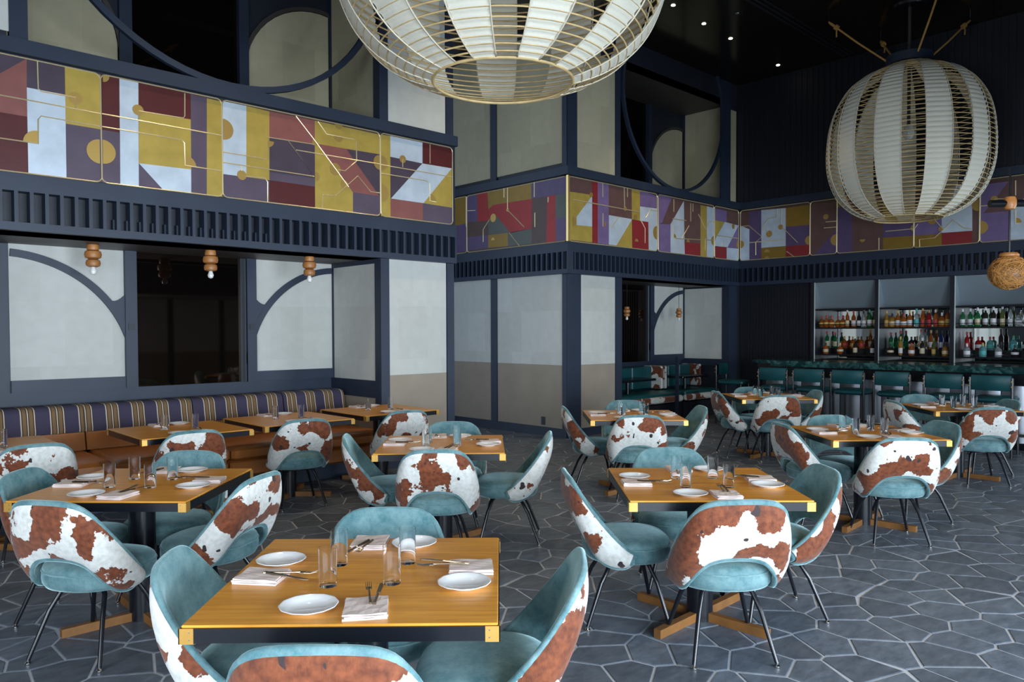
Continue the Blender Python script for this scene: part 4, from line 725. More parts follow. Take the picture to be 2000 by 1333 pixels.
# upper rim and lower rim of the shell (x right, y to the front, z up); origin = seat centre on the floor
UP = [(0, -.300, .793), (.085, -.298, .791), (.150, -.288, .780), (.194, -.268, .749), (.228, -.228, .685), (.250, -.172, .605), (.259, -.108, .525), (.257, -.045, .455), (.240, .015, .395)]
LO = [(0, -.225, .520), (.070, -.222, .515), (.132, -.213, .494), (.175, -.195, .450), (.197, -.168, .403), (.207, -.130, .364), (.213, -.085, .344), (.218, -.030, .340), (.228, .008, .362)]
def shell():
    NU = 20; NT = 12
    U = sym(UP, NU); Lw = sym(LO, NU); rows = []
    for i, (a, b) in enumerate(zip(U, Lw)):
        r_ = []
        for j in range(NT + 1):
            t = j / NT; p = b.lerp(a, t); s = abs(i / (2 * NU) * 2 - 1)
            bulge = .028 * sin(pi * t) * (1 - .2 * s)
            out = Vector((p.x * 1.0, p.y - .10, 0)); out.normalize(); p = p + out * bulge
            r_.append(p)
        rows.append(r_)
    # normals
    R = len(rows); Cn = NT + 1; N = []
    for i in range(R):
        rn = []
        for j in range(Cn):
            du = rows[min(i + 1, R - 1)][j] - rows[max(i - 1, 0)][j]; dv = rows[i][min(j + 1, Cn - 1)] - rows[i][max(j - 1, 0)]
            n = du.cross(dv)
            if n.length < 1e-9: n = Vector((0, -1, 0))
            n.normalize()
            ref = Vector((rows[i][j].x, rows[i][j].y - .05, 0))
            if n.dot(ref) < 0: n = -n
            rn.append(n)
        N.append(rn)
    return rows, N
rows, N = shell(); R_, C_ = len(rows), len(rows[0])
def offs(d): return [[rows[i][j] + N[i][j] * d for j in range(C_)] for i in range(R_)]
def shell_solid(d0, d1, pad=0):
    A = offs(d0); B = offs(d1); m_ = MB(); m_.grid([[tuple(p) for p in r] for r in A]); m_.grid([[tuple(p) for p in r] for r in B])
    loopA = [A[i][C_ - 1] for i in range(R_)] + [A[R_ - 1][j] for j in range(C_ - 2, -1, -1)] + [A[i][0] for i in range(R_ - 2, -1, -1)] + [A[0][j] for j in range(1, C_ - 1)]
    loopB = [B[i][C_ - 1] for i in range(R_)] + [B[R_ - 1][j] for j in range(C_ - 2, -1, -1)] + [B[i][0] for i in range(R_ - 2, -1, -1)] + [B[0][j] for j in range(1, C_ - 1)]
    return m_, loopA, loopB
def velvet_shell():
    """cushioned inner shell, thicker in the middle, with a rounded rim rolling to the back"""
    m_ = MB(); G = []
    for i in range(R_):
        r_ = []
        s = abs(i / (R_ - 1) * 2 - 1)
        for j in range(C_):
            t = j / (C_ - 1); pad = .022 * (sin(pi * t) ** .4) * (1 - s ** 8)
            r_.append(tuple(rows[i][j] - N[i][j] * (.006 + pad)))
        G.append(r_)
    m_.grid(G)
    loop = [(i, C_ - 1) for i in range(R_)] + [(R_ - 1, j) for j in range(C_ - 2, -1, -1)] + [(i, 0) for i in range(R_ - 2, -1, -1)] + [(0, j) for j in range(1, C_ - 1)]
    n = len(loop); rings = []
    cen = [sum((rows[i][j].x for i, j in loop)) / n, 0, 0]
    for q_, (off, ex) in enumerate(((-.006, 0), (-.004, .009), (.006, .014), (.016, .009), (.018, -.004), (.012, -.02))):
        ring = []
        for i, j in loop:
            base = rows[i][j]; jj = 1 if j == 0 else (C_ - 2 if j == C_ - 1 else j); ii = 1 if i == 0 else (R_ - 2 if i == R_ - 1 else i)
            o = base - rows[ii][jj]
            o = o - N[i][j] * o.dot(N[i][j]); o.normalize()
            if q_ == 0: ring.append(Vector(G[i][j]))
            else: ring.append(base + N[i][j] * off + o * ex)
        rings.append([tuple(p) for p in ring])
    m_.grid(rings, closed_u=True)
    return m_
def cow_shell():
    A = offs(.0155); m_ = MB()
    G = []
    for i in range(R_):
        s = i / (R_ - 1)
        G.append([tuple(p) for p in A[i]])
    # pull the outline in a little so the velvet rim shows, and puff the middle
    H = []
    for i in range(R_):
        ii = i / (R_ - 1); row = []
        for j in range(C_):
            fi = .006 + ii * (R_ - 1 - .012) if False else 1e-3 + (R_ - 1 - 2e-3) * (.012 + .976 * ii); fj = (C_ - 1) * (.035 + .93 * (j / (C_ - 1)))
            a, b = int(fi), int(fj); a = min(a, R_ - 2); b = min(b, C_ - 2); u, v = fi - a, fj - b
            P = (A[a][b] * (1 - u) * (1 - v) + A[a + 1][b] * u * (1 - v) + A[a][b + 1] * (1 - u) * v + A[a + 1][b + 1] * u * v)
            nb = N[i][j]
            P = P + nb * (.007 * (sin(pi * j / (C_ - 1)) ** .3 if 0 < j < C_ - 1 else 0))
            row.append(tuple(P))
        H.append(row)
    m_.grid(H)
    return m_
def seat_mb():
    m_ = MB(); n = 40; rings = []
    prof = [(.0, .342), (.70, .342), (.93, .348), (.985, .368), (1.0, .393), (.995, .418), (.975, .424), (.972, .427), (.985, .432), (.965, .446), (.90, .459), (.75, .469), (.5, .475), (.25, .478), (0, .479)]
    for s, z in prof:
        ring = []
        for k in range(n):
            t = 2 * pi * k / n; c_, s_ = cos(t), sin(t); e_ = 2 / 2.5
            x = .245 * (abs(c_) ** e_) * (1 if c_ >= 0 else -1); y = .235 * (abs(s_) ** e_) * (1 if s_ >= 0 else -1)
            if y < 0: x *= 1 - .10 * (y / .235) ** 2
            ring.append((x * max(s, .001), y * max(s, .001) + .025, z))
        rings.append(ring)
    m_.grid(rings, closed_u=True); return m_
def make_chair():
    t = thing('dining_chair', 'x', 'chair')
    obj('backrest', velvet_shell(), 'velvet', t, smooth='all')
    obj('hide_cover', cow_shell(), 'cow', t, smooth='all', label='brown and white cowhide cover on the back')
    st_ = obj('seat', seat_mb(), 'velvet', t, smooth='all')
    pp = []
    for k in range(41):
        q_ = 2 * pi * k / 40; c_, s_ = cos(q_), sin(q_); x = .245 * (abs(c_) ** .8) * (1 if c_ >= 0 else -1); y = .235 * (abs(s_) ** .8) * (1 if s_ >= 0 else -1)
        if y < 0: x *= 1 - .10 * (y / .235) ** 2
        pp.append((x * .992, y * .992 + .025, .425))
    obj('piping', MB().tube(pp, .0038, 5, cap=False), 'velvet', st_, smooth=True)
    obj('seat_frame', MB().lathe([(.0, .326), (.14, .326), (.15, .333), (.15, .344), (0, .344)], 20, (0, .02, 0)), 'black', t, smooth=True)
    for sx in (-1, 1):
        for sy, fy, fx in ((-1, -.215, .195), (1, .215, .215)):
            P = [(sx * .06, sy * .06 + .02, .330), (sx * .105, sy * .095 + .02, .328), (sx * .122, sy * .108 + .02, .312), (sx * (.13 + (fx - .13) * .3), sy * .12 + .02 + (fy - .02 - sy * .12) * .3, .23), (sx * fx, fy, .018)]
            lg = obj('leg', MB().tube(P, [.012, .012, .012, .0115, .010], 10), 'black', t, smooth=True)
            obj('glide', MB().lathe([(.010, 0), (.014, .002), (.014, .008), (.007, .014), (.007, .022), (0, .022)], 10, (sx * fx, fy, 0)), 'steel', lg, smooth=True)
    return t
chair0 = make_chair(); index_kids(chair0)
used = [False]
SIDE = {'n': 'near', 'l': 'left', 'r': 'right', 'f': 'far'}
def place_chair(px, py, rz, label, group):
    a = radians(rz); x = px - sin(a) * .30; y = py + cos(a) * .30
    if not used[0]: used[0] = True; o = chair0; o['label'] = label; o['group'] = group; o.location = (x, y, 0); o.rotation_euler = (0, 0, a)
    else: dup(chair0, label, (x, y, 0), a, group)
# back-rest top position (x, y) and extra turn for each chair
CH = {
 'T1': dict(n=(.92, 1.66, 0), l=(.93, 2.69, 6), r=(1.93, 1.69, -4), f=(1.87, 2.74, 0)),
 'T2': dict(n=(3.10, 1.755, 3), l=(3.06, 2.79, 4), r=(4.19, 1.86, 4), f=(4.14, 2.88, 0)),
 'T3': dict(n=(3.01, 3.88, 0), l=(2.96, 4.89, 5), r=(4.14, 3.94, -4), f=(4.05, 4.98, 0)),
 'T4': dict(n=(.835, 3.945, -11), l=(.92, 4.92, 2), r=(1.83, 3.86, -14), f=(1.87, 4.94, 0)),
 'T5': dict(n=(5.73, 1.96, -6), l=(5.88, 2.99, 6), r=(6.94, 2.09, 8), f=(6.75, 2.97, 0)),
 'T6': dict(n=(5.56, 4.17, 0), l=(5.66, 5.19, 4), r=(6.67, 4.23, 4), f=(6.63, 5.17, 0)),
 'T7': dict(n=(8.42, 4.29, -6), l=(8.42, 5.15, 4), r=(9.45, 4.32, 0), f=(9.34, 5.20, 0)),
 'T8': dict(n=(8.54, 2.14, -6), l=(8.64, 3.13, 4), r=(9.62, 2.25, 0), f=(9.62, 3.19, 0))}
SD = {'n': 'near side of', 'l': 'left side of', 'r': 'right side of', 'f': 'far side of'}
for k, d in CH.items():
    rz = TABLES[k][1]
    for s, (px, py, dr) in d.items():
        place_chair(px, py, rz + {'n': 0, 'l': -90, 'r': 90, 'f': 180}[s] + dr, 'teal chair with cowhide back, %s %s' % (SD[s], TABLES[k][2]), 'chairs around the open floor tables')
for k, (px, py, dr) in {'B1': (1.22, 5.99, -4), 'B2': (2.275, 5.95, -6), 'B3': (3.265, 6.03, -12), 'B4': (4.31, 5.99, -14)}.items():
    place_chair(px, py, dr, 'teal velvet chair with cowhide back facing %s' % BT[k][2], 'chairs facing the banquette')

# ================================================================== PLACE SETTINGS
def plate_proto():
    m_ = MB(); n = 48; prof = [(.0, .004), (.045, .004), (.056, .006), (.060, .010), (.083, .015), (.086, .0165), (.086, .0185), (.082, .0175), (.060, .0135), (.055, .009), (.0, .008)]
    prof = [(.0, .0), (.048, .0), (.050, .003), (.060, .008), (.085, .0155), (.0865, .017), (.0855, .0185), (.082, .0175), (.060, .0115), (.054, .0065), (.0, .0055)]
    rings = []
    for r_, z in prof:
        rings.append([(r_ * (1 + (.012 * cos(12 * 2 * pi * k / n) if r_ > .07 else 0)) * cos(2 * pi * k / n), r_ * (1 + (.012 * cos(12 * 2 * pi * k / n) if r_ > .07 else 0)) * sin(2 * pi * k / n), z) for k in range(n)])
    m_.grid(rings, closed_u=True); return tag(obj('side_plate', m_, 'china', None, smooth='all'), 'x', 'plate')
def napkin_proto():
    m_ = MB()
    def leaf(w, d, z, th, sk):
        G = []
        nx = 6
        top = [[(-w / 2 + w * i / nx + sk * (j / 4 - .5), -d / 2 + d * j / 4, z + th + .0015 * sin(i * 1.3 + j * 2.1 + sk * 90)) for i in range(nx + 1)] for j in range(5)]
        bot = [[(x, y, z) for x, y, _ in r_] for r_ in top]
        m_.grid(top); m_.grid(bot)
        rim_t = top[0] + [r_[-1] for r_ in top[1:]] + top[-1][-2::-1] + [r_[0] for r_ in top[-2:0:-1]]
        rim_b = bot[0] + [r_[-1] for r_ in bot[1:]] + bot[-1][-2::-1] + [r_[0] for r_ in bot[-2:0:-1]]
        m_.grid([rim_t, rim_b], closed_u=True)
    leaf(.128, .150, .0, .006, .004); leaf(.124, .152, .0072, .005, -.004); leaf(.126, .146, .0134, .004, .006)
    return tag(obj('napkin', m_, 'linen', None), 'x', 'napkin')
def fork_proto():
    m_ = MB(); m_.tube([(0, -.06, .0), (0, .0, .001), (0, .05, .003), (0, .065, .003)], [.005, .0035, .003, .006], 8)
    m_.box(-.0095, .062, .0015, .0095, .080, .0045)
    for i in range(4):
        x = -.0085 + i * .0057; m_.tube([(x, .078, .003), (x, .100, .0025), (x * .95, .122, .008)], [.0017, .0016, .0009], 5)
    return tag(obj('fork', m_, 'bronze_steel', None, smooth=True), 'x', 'fork')
def knife_proto():
    m_ = MB(); m_.tube([(0, -.06, .0), (0, .0, .001), (0, .035, .002)], [.006, .005, .004], 8)
    m_.prism([(-.006, .033), (.006, .033), (.0075, .08), (.006, .108), (.0, .122), (-.006, .115)], 'Z', .0005, .003)
    return tag(obj('knife', m_, 'bronze_steel', None, smooth=True), 'x', 'knife')
def glass_proto():
    m_ = MB().lathe([(0, 0), (.027, 0), (.0285, .002), (.0295, .125), (.0283, .125), (.0272, .010), (.0, .008)], 28)
    return tag(obj('tumbler', m_, 'glass', None, smooth=True), 'x', 'glass')
PR_ = {k: f() for k, f in (('plate', plate_proto), ('napkin', napkin_proto), ('fork', fork_proto), ('knife', knife_proto), ('glass', glass_proto))}
pused = set()
GR = dict(plate='side plates on the tables', napkin='folded napkins on the tables', fork='forks tucked in napkins', knife='knives tucked in napkins', glass='water tumblers on the tables')
LB = dict(plate='white scalloped side plate', napkin='folded blush linen napkin', fork='steel fork by the napkin', knife='steel knife by the napkin', glass='clear straight tumbler')
rj = random.Random(5)
def put(kind, tc, rz, lx, ly, lz, turn, where):
    a = radians(rz); x = tc[0] + lx * cos(a) - ly * sin(a); y = tc[1] + lx * sin(a) + ly * cos(a)
    lab = LB[kind] + ' ' + where; p_ = PR_[kind]
    if kind in pused: o = p_.copy(); COL.objects.link(o)
    else: pused.add(kind); o = p_
    o['label'] = lab; o['group'] = GR[kind]; o.location = (x, y, .7405 + lz); o.rotation_euler = (0, 0, a + radians(turn))
def setting(tc, rz, side, where, j=1):
    th = {'n': 0, 'r': 90, 'f': 180, 'l': 270}[side]; c_, s_ = cos(radians(th)), sin(radians(th))
    def rot(u, v): return u * c_ - v * s_, u * s_ + v * c_
    dx, dy = rj.uniform(-.015, .015) * j, rj.uniform(-.008, .008) * j
    put('plate', tc, rz, *rot(-.12 + dx, -.335 + dy), 0, rj.uniform(0, 90), where)
    tn = rj.uniform(-10, 10); nx, ny = .052 + dx, -.350 + dy
    put('napkin', tc, rz, *rot(nx, ny), 0, th + tn, where)
    put('fork', tc, rz, *rot(nx + .0, ny + .065), .019, th + tn + rj.uniform(-12, 8), where)
    put('knife', tc, rz, *rot(nx + .022, ny + .065), .019, th + tn + rj.uniform(-22, -6), where)
GQ = {(-1, -1): 'near-left', (1, -1): 'near-right', (-1, 1): 'far-left', (1, 1): 'far-right'}
for k, (tc, rz, nm) in TABLES.items():
    for s in 'nrfl': setting(tc, rz, s, 'on the %s side of %s' % (SIDE[s], nm))
    for (a, b), q_ in GQ.items():
        put('glass', tc, rz, a * .11 + rj.uniform(-.012, .012), b * .11 + rj.uniform(-.012, .012), 0, 0, '%s of four on %s' % (q_, nm))
for k, (tc, rz, nm) in BT.items():
    for s, sn in (('n', 'chair'), ('f', 'banquette')): setting(tc, rz, s, 'on the %s side of %s' % (sn, nm))
    for (a, b), q_ in (((-1, .4), 'left'), ((1, -.4), 'right')):
        put('glass', tc, rz, a * .11, b * .11, 0, 0, '%s of two on %s' % (q_, nm))

# ================================================================== LANTERNS
def lantern(cx, cy, zc, scale, label, a_off, sx=1.0):
    prof = [(.14, 1.27), (.30, 1.235), (.45, 1.17), (.67, 1.08), (.86, .95), (.99, .79), (1.09, .61), (1.155, .40), (1.185, .18), (1.195, -.04), (1.18, -.26), (1.12, -.48), (1.02, -.68), (.88, -.83), (.72, -.93), (.58, -.985), (.495, -1.01)]
    P = catmull([(r_, 0, z) for r_, z in prof], 160)
    t = thing('paper_lantern', label, 'lantern', (cx, cy, zc), 0, 'round hanging lanterns')
    NH = 46; nseg = 72; nst = 11
    # arc-length resample
    Ls = [0]
    for a, b in zip(P, P[1:]): Ls.append(Ls[-1] + (b - a).length)
    def at(s):
        s = min(max(s, 0), 1) * Ls[-1]
        for i in range(len(Ls) - 1):
            if Ls[i + 1] >= s: f = (s - Ls[i]) / (Ls[i + 1] - Ls[i]); p = P[i].lerp(P[i + 1], f); return p.x * scale * sx, p.z * scale
        return P[-1].x * scale * sx, P[-1].z * scale
    for i in range(NH + 1):
        r_, z = at(i / NH)
        pts = [(r_ * cos(2 * pi * k / nseg), r_ * sin(2 * pi * k / nseg), z) for k in range(nseg + 1)]
        v = []; f = []; q_ = .0068 if i < NH else .012
        for k in range(nseg):
            c_, s_ = cos(2 * pi * k / nseg), sin(2 * pi * k / nseg)
            for dr, dz in ((-q_, 0), (0, -q_), (q_, 0), (0, q_)): v.append(((r_ + dr) * c_, (r_ + dr) * s_, z + dz))
        for k in range(nseg):
            for m in range(4): f.append((k * 4 + m, k * 4 + (m + 1) % 4, ((k + 1) % nseg) * 4 + (m + 1) % 4, ((k + 1) % nseg) * 4 + m))
        obj('hoop', MB().add(v, f), 'bamboo', t, smooth='all')
    # fabric strips, sagging slightly between hoops
    w = 2 * pi / nst * .53
    proto = None; seam = None
    m_ = MB(); G = []
    NS = NH * 3
    for j in range(NS + 1):
        r_, z = at(j / NS); sag = -.010 * sin(pi * ((j / 3) % 1)) if j % 3 else .009
        row = []
        for k in range(9):
            a = -w / 2 + w * k / 8; rr = r_ + sag; row.append((rr * cos(a), rr * sin(a), z))
        G.append(row)
    m_.grid(G)
    sm = MB()
    for e_ in (-w / 2, w / 2): sm.tube([((at(j / 60)[0] + .011) * cos(e_), (at(j / 60)[0] + .011) * sin(e_), at(j / 60)[1]) for j in range(61)], .0055, 4)
    for k in range(nst):
        a = a_off + 2 * pi * k / nst
        if proto is None:
            proto = obj('fabric_strip', m_, 'linen_white', t, rz=a, smooth='all'); seam = obj('seam_cord', sm, 'seam', t, rz=a, smooth='all')
        else:
            for s_ in (proto, seam):
                o = s_.copy(); COL.objects.link(o); o.rotation_euler = (0, 0, a)
    # top collar, rod, ceiling rose, inner lamp stem
    zt = 1.27 * scale
    obj('collar', MB().lathe([(.20, zt), (.30, zt - .02), (.30, zt + .10), (.22, zt + .11), (0, zt + .11)], 32), 'navy', t, smooth=True)
    obj('rod', MB().tube([(0, 0, zt - .9), (0, 0, CEIL - zc)], .022, 10), 'soffit', t, smooth=True)
    obj('ceiling_rose', MB().lathe([(0, CEIL - zc - .03), (.20, CEIL - zc - .03), (.22, CEIL - zc), (0, CEIL - zc)], 28), 'black', t, smooth=True)
    for a in (radians(118), radians(41), radians(-28), radians(-140)):
        p0 = Vector((.28 * cos(a), .28 * sin(a), zt + .05)); p1 = Vector((1.05 * cos(a), 1.05 * sin(a), CEIL - zc - .10))
        m_ = MB(); m_.tube([p0, p0.lerp(p1, .5) + Vector((0, 0, -.015)), p1], .013, 7)
        # knot with loop and tail
        kn = p0.lerp(p1, .86)
        for q_ in range(3): 
            d = (p1 - p0).normalized(); o_ = kn + d * (.02 * q_ - .02); e1 = d.orthogonal().normalized(); e2 = d.cross(e1)
            m_.tube([o_ + (e1 * cos(x) + e2 * sin(x)) * .027 for x in [i * pi / 4 for i in range(9)]], .012, 6)
        d = (p1 - p0).normalized(); e1 = d.cross(Vector((0, 0, 1))).normalized()
        m_.tube([kn, kn + d * .05 + e1 * .03, kn + d * .11 + e1 * .022, p1, p1 - d * .06 - e1 * .022, kn - e1 * .02], .011, 6)
        m_.tube([kn, kn + Vector((0, 0, -.06)) + e1 * .02, kn + Vector((0, 0, -.13)) + e1 * .015], .010, 6)
        obj('rope_tie', m_, 'rope', t, smooth=True)
        e_ = MB(); e_.tube([p1 + Vector((0, 0, .10)), p1 + Vector((0, 0, .03))], .006, 6); e_.tube([p1 + Vector((.022 * cos(x), 0, .012 + .022 * sin(x))) for x in [i * pi / 5 for i in range(11)]], .005, 5)
        obj('eye_bolt', e_, 'black', t, smooth=True)
    lp = obj('inner_bulb', MB().lathe([(0, .12), (.05, .10), (.075, .04), (.075, -.02), (.04, -.08), (0, -.09)], 16, (0, 0, zt - .98)), 'bulb', t, smooth=True)
    return t
lantern(3.66, 3.93, 4.30, .985, 'huge bamboo and white cloth lantern cut by the top edge of the photo', .30)
lantern(11.45, 3.955, 4.09, .95, 'round bamboo and white cloth lantern hanging over the far tables at right', .10 + .2856, .93)

# ceiling downlights
rj2 = 0
for i, (x, y, lb) in enumerate(((9.91, 6.28, 'brightest recessed downlight in the dark ceiling, right of the big lantern'), (10.71, 6.31, 'recessed downlight right of the brightest one'),
                       (12.37, 6.38, 'recessed downlight nearest the round lantern'), (9.04, 6.22, 'recessed downlight at the top edge beside the big lantern'), (9.94, 5.75, 'unlit ringed recessed fitting in the dark ceiling'),
                       (6.0, 6.3, 'recessed downlight hidden above the big lantern'))):
    t = thing('downlight', lb, 'light', (x, y, CEIL), 0, 'recessed ceiling downlights')
    obj('trim_ring', ring_mb(.055, .085, .01, 24), 'black', t); t.children[0].rotation_euler = (radians(90), 0, 0); t.children[0].location = (0, 0, -.002)
    obj('lens', MB().lathe([(0, -.008), (.026, -.008), (.03, -.002), (0, -.002)], 16), 'lamp' if i not in (4,) else 'steel', t)

# ================================================================== TURNED CEILING LAMPS
def knob_lamp(x, y, z, label, s=1.0, cord=0):
    t = thing('turned_lamp', label, 'lamp', (x, y, z), 0, 'small turned wooden lamps')
    zc = -cord
    if cord: obj('cord', MB().tube([(0, 0, 0), (0, 0, zc)], .004, 6), 'black', t)
    obj('base', MB().lathe([(0, zc), (.05 * s, zc), (.055 * s, zc - .03 * s), (.05 * s, zc - .05 * s), (0, zc - .05 * s)], 20), 'turned', t, smooth=True)
    def bead(zt, h, r_): return [(r_ * .55, zt), (r_ * .9, zt - h * .15), (r_, zt - h * .5), (r_ * .9, zt - h * .85), (r_ * .55, zt - h)]
    obj('bead', MB().lathe([(0, zc - .05 * s)] + bead(zc - .05 * s, .085 * s, .075 * s) + [(0, zc - .135 * s)], 24), 'turned', t, smooth=True)
    obj('bead', MB().lathe([(0, zc - .135 * s)] + bead(zc - .135 * s, .075 * s, .065 * s) + [(0, zc - .21 * s)], 24), 'turned', t, smooth=True)
    obj('bulb', MB().lathe([(.012, zc - .20 * s), (.022 * s, zc - .225 * s), (.030 * s, zc - .25 * s), (.022 * s, zc - .275 * s), (0, zc - .285 * s)], 16), 'bulb', t, smooth=True)
    return t
knob_lamp(2.11, 7.95, 2.39, 'turned wooden ceiling lamp in front of the left quarter-circle screen')
knob_lamp(3.13, 7.72, 2.39, 'turned wooden ceiling lamp in front of the smoked window')
knob_lamp(4.19, 7.64, 2.39, 'turned wooden ceiling lamp in front of the right quarter-circle screen')
knob_lamp(10.36, 8.05, 2.39, 'small corded wooden lamp over the left booth beside the corner pier', .8, .42)
knob_lamp(11.90, 8.05, 2.39, 'small corded wooden lamp between the two booths', .8, .42)

# rattan pendant on a swing arm (right edge)
def ray_pt(px, py, d):
    x = (px - 1000) / 1488.7; y = -(py - 684.4) / 1488.7
    v = fw + rt * x + up * y
    return Vector((0, 0, 1.566)) + v * d
PX, PY = 6.4 * 1.164, 6.4 * .277
pc = Vector((7.45, 1.77, 2.045))
t = thing('rattan_pendant', 'woven rattan ball lamp hanging on a black pole at the right edge', 'pendant lamp', (pc.x, pc.y, pc.z), 0)
mb = MB(); mb.lathe([(.03, .136), (.08, .122), (.125, .082), (.148, .03), (.150, -.02), (.135, -.07), (.10, -.11), (.05, -.134), (0, -.140)], 28); obj('ball', mb, 'wood_dark', t, smooth=True)
rr_ = random.Random(3); wv = MB()
for k in range(60):
    ax_ = Vector((rr_.gauss(0, 1), rr_.gauss(0, 1), rr_.gauss(0, 1))).normalized(); a1 = ax_.orthogonal().normalized(); a2 = ax_.cross(a1); of = rr_.uniform(-.8, .8); q_ = sqrt(1 - of * of)
    pts = []
    for i in range(19):
        v_ = ax_ * of + (a1 * cos(i * pi / 9) + a2 * sin(i * pi / 9)) * q_; pts.append((v_.x * .154, v_.y * .154, v_.z * .144))
    wv.tube(pts, .0032, 4, cap=False)
obj('weave', wv, 'rattan', t, smooth=True, kind='stuff')
obj('cap', MB().lathe([(0, .165), (.06, .165), (.075, .15), (.075, .135), (.05, .12), (0, .12)], 20), 'turned', t, smooth=True)
obj('pole', MB().tube([(0, 0, .15), (0, 0, .88)], .008, 8), 'black', t, smooth=True)
obj('knuckle', MB().lathe([(0, .52), (.04, .53), (.05, .56), (.05, .60), (.04, .63), (0, .64)], 18), 'turned', t, smooth=True)
ux, uy = sin(PSI), -cos(PSI)
obj('swing_arm', MB().tube([(-ux * .17, -uy * .17, .575), (ux * 1.2, uy * 1.2, .60)], .030, 12), 'black', t, smooth=True)
obj('arm_post', MB().tube([(ux * 1.2, uy * 1.2, -pc.z), (ux * 1.2, uy * 1.2, 1.2)], .05, 12), 'black', t, smooth=True)

# ================================================================== BAR
bar = thing('bar_counter', 'long bar counter with green marble top and brushed metal front', 'bar counter', (11.6, 3.0, 0))
LB_ = (-11.6, -3.0, 0)
top = [(11.22, -1.5), (12.05, -1.5), (12.05, 6.35), (11.60, 6.35), (11.36, 6.28), (11.24, 6.12), (11.22, 5.9)]
obj('marble_top', MB().prism(top, 'Z', 1.045, 1.09), 'marble', bar, loc=LB_)
obj('marble_top_edge', MB().box(11.235, -1.5, 1.0, 11.28, 5.9, 1.045), 'marble', bar, loc=LB_)
obj('upper_band', MB().box(11.40, -1.5, .84, 11.98, 6.2, 1.045), 'black', bar, loc=LB_)
obj('body', MB().box(11.47, -1.5, .10, 11.98, 6.15, .84), 'black', bar, loc=LB_)
obj('kick', MB().box(11.52, -1.5, 0, 11.95, 6.1, .10), 'black', bar, loc=LB_)
yk = -1.4; k = 0
while yk < 6.0:
    m_ = MB(); n = 6; G = [[(11.47 - .035 * sin(pi * i / n), yk + .29 * i / n, z) for i in range(n + 1)] for z in (.10, .84)]; m_.grid(G)
    obj('metal_panel', m_, 'barmetal', bar, loc=LB_, smooth='all'); yk += .30
obj('foot_rail', MB().tube([(11.28, -1.4, .22), (11.28, 6.0, .22)], .02, 10), 'steel', bar, loc=LB_, smooth=True)

def stool_proto():
    t = thing('bar_stool', 'x', 'bar stool')   # faces +x
    obj('seat', MB().bbox(-.20, -.21, .66, .22, .21, .735, .025), 'teal_leather', t, smooth=True)
    m_ = MB(); G = []
    for z, off in ((.815, 0), (.83, -.012), (.98, -.02), (1.0, -.012), (1.003, .012), (.985, .022), (.83, .022), (.815, .01)):
        G.append([(-.20 + off - .035 * (1 - (2 * i / 8 - 1) ** 2), -.215 + .43 * i / 8, z) for i in range(9)])
    G.append(G[0]); m_.grid(G); obj('back_pad', m_, 'teal_leather', t, smooth=True)
    for s in (-1, 1):
        p_ = obj('post', MB().tube([(-.215, s * .228, 0), (-.215, s * .228, .975)], .017, 8), 'black', t, smooth=True)
        st = MB()
        for z in (.87, .93): st.lathe([(0, -.001), (.009, 0), (.009, .004), (0, .008)], 8, (0, 0, 0)) if False else st.box(-.240, s * .228 - .008, z - .008, -.231, s * .228 + .008, z + .008)
        obj('stud', st, 'brass', p_)
        obj('leg', MB().tube([(.20, s * .20, 0), (.19, s * .19, .67)], .016, 8), 'black', t, smooth=True)
    obj('footrest', MB().box(.185, -.20, .25, .21, .20, .275), 'black', t)
    return t
sp_ = stool_proto(); index_kids(sp_)
STL = ['first clear bar stool from the left, beside the dark corner', 'second bar stool from the left', 'third bar stool from the left', 'fourth bar stool from the left', 'fifth bar stool from the left', 'sixth bar stool, nearest the right edge']
for i, y in enumerate((5.58, 5.03, 4.47, 3.88, 3.25, 2.72)):
    lb = 'teal leather ' + STL[i]
    if i == 0: sp_['label'] = lb; sp_['group'] = 'bar stools'; sp_.location = (10.92, y, 0)
    else: dup(sp_, lb, (10.92, y, 0), 0, 'bar stools')
dup(sp_, 'teal bar stool turned sideways at the rounded end of the bar', (11.55, 6.72, 0), radians(-80), 'bar stools')

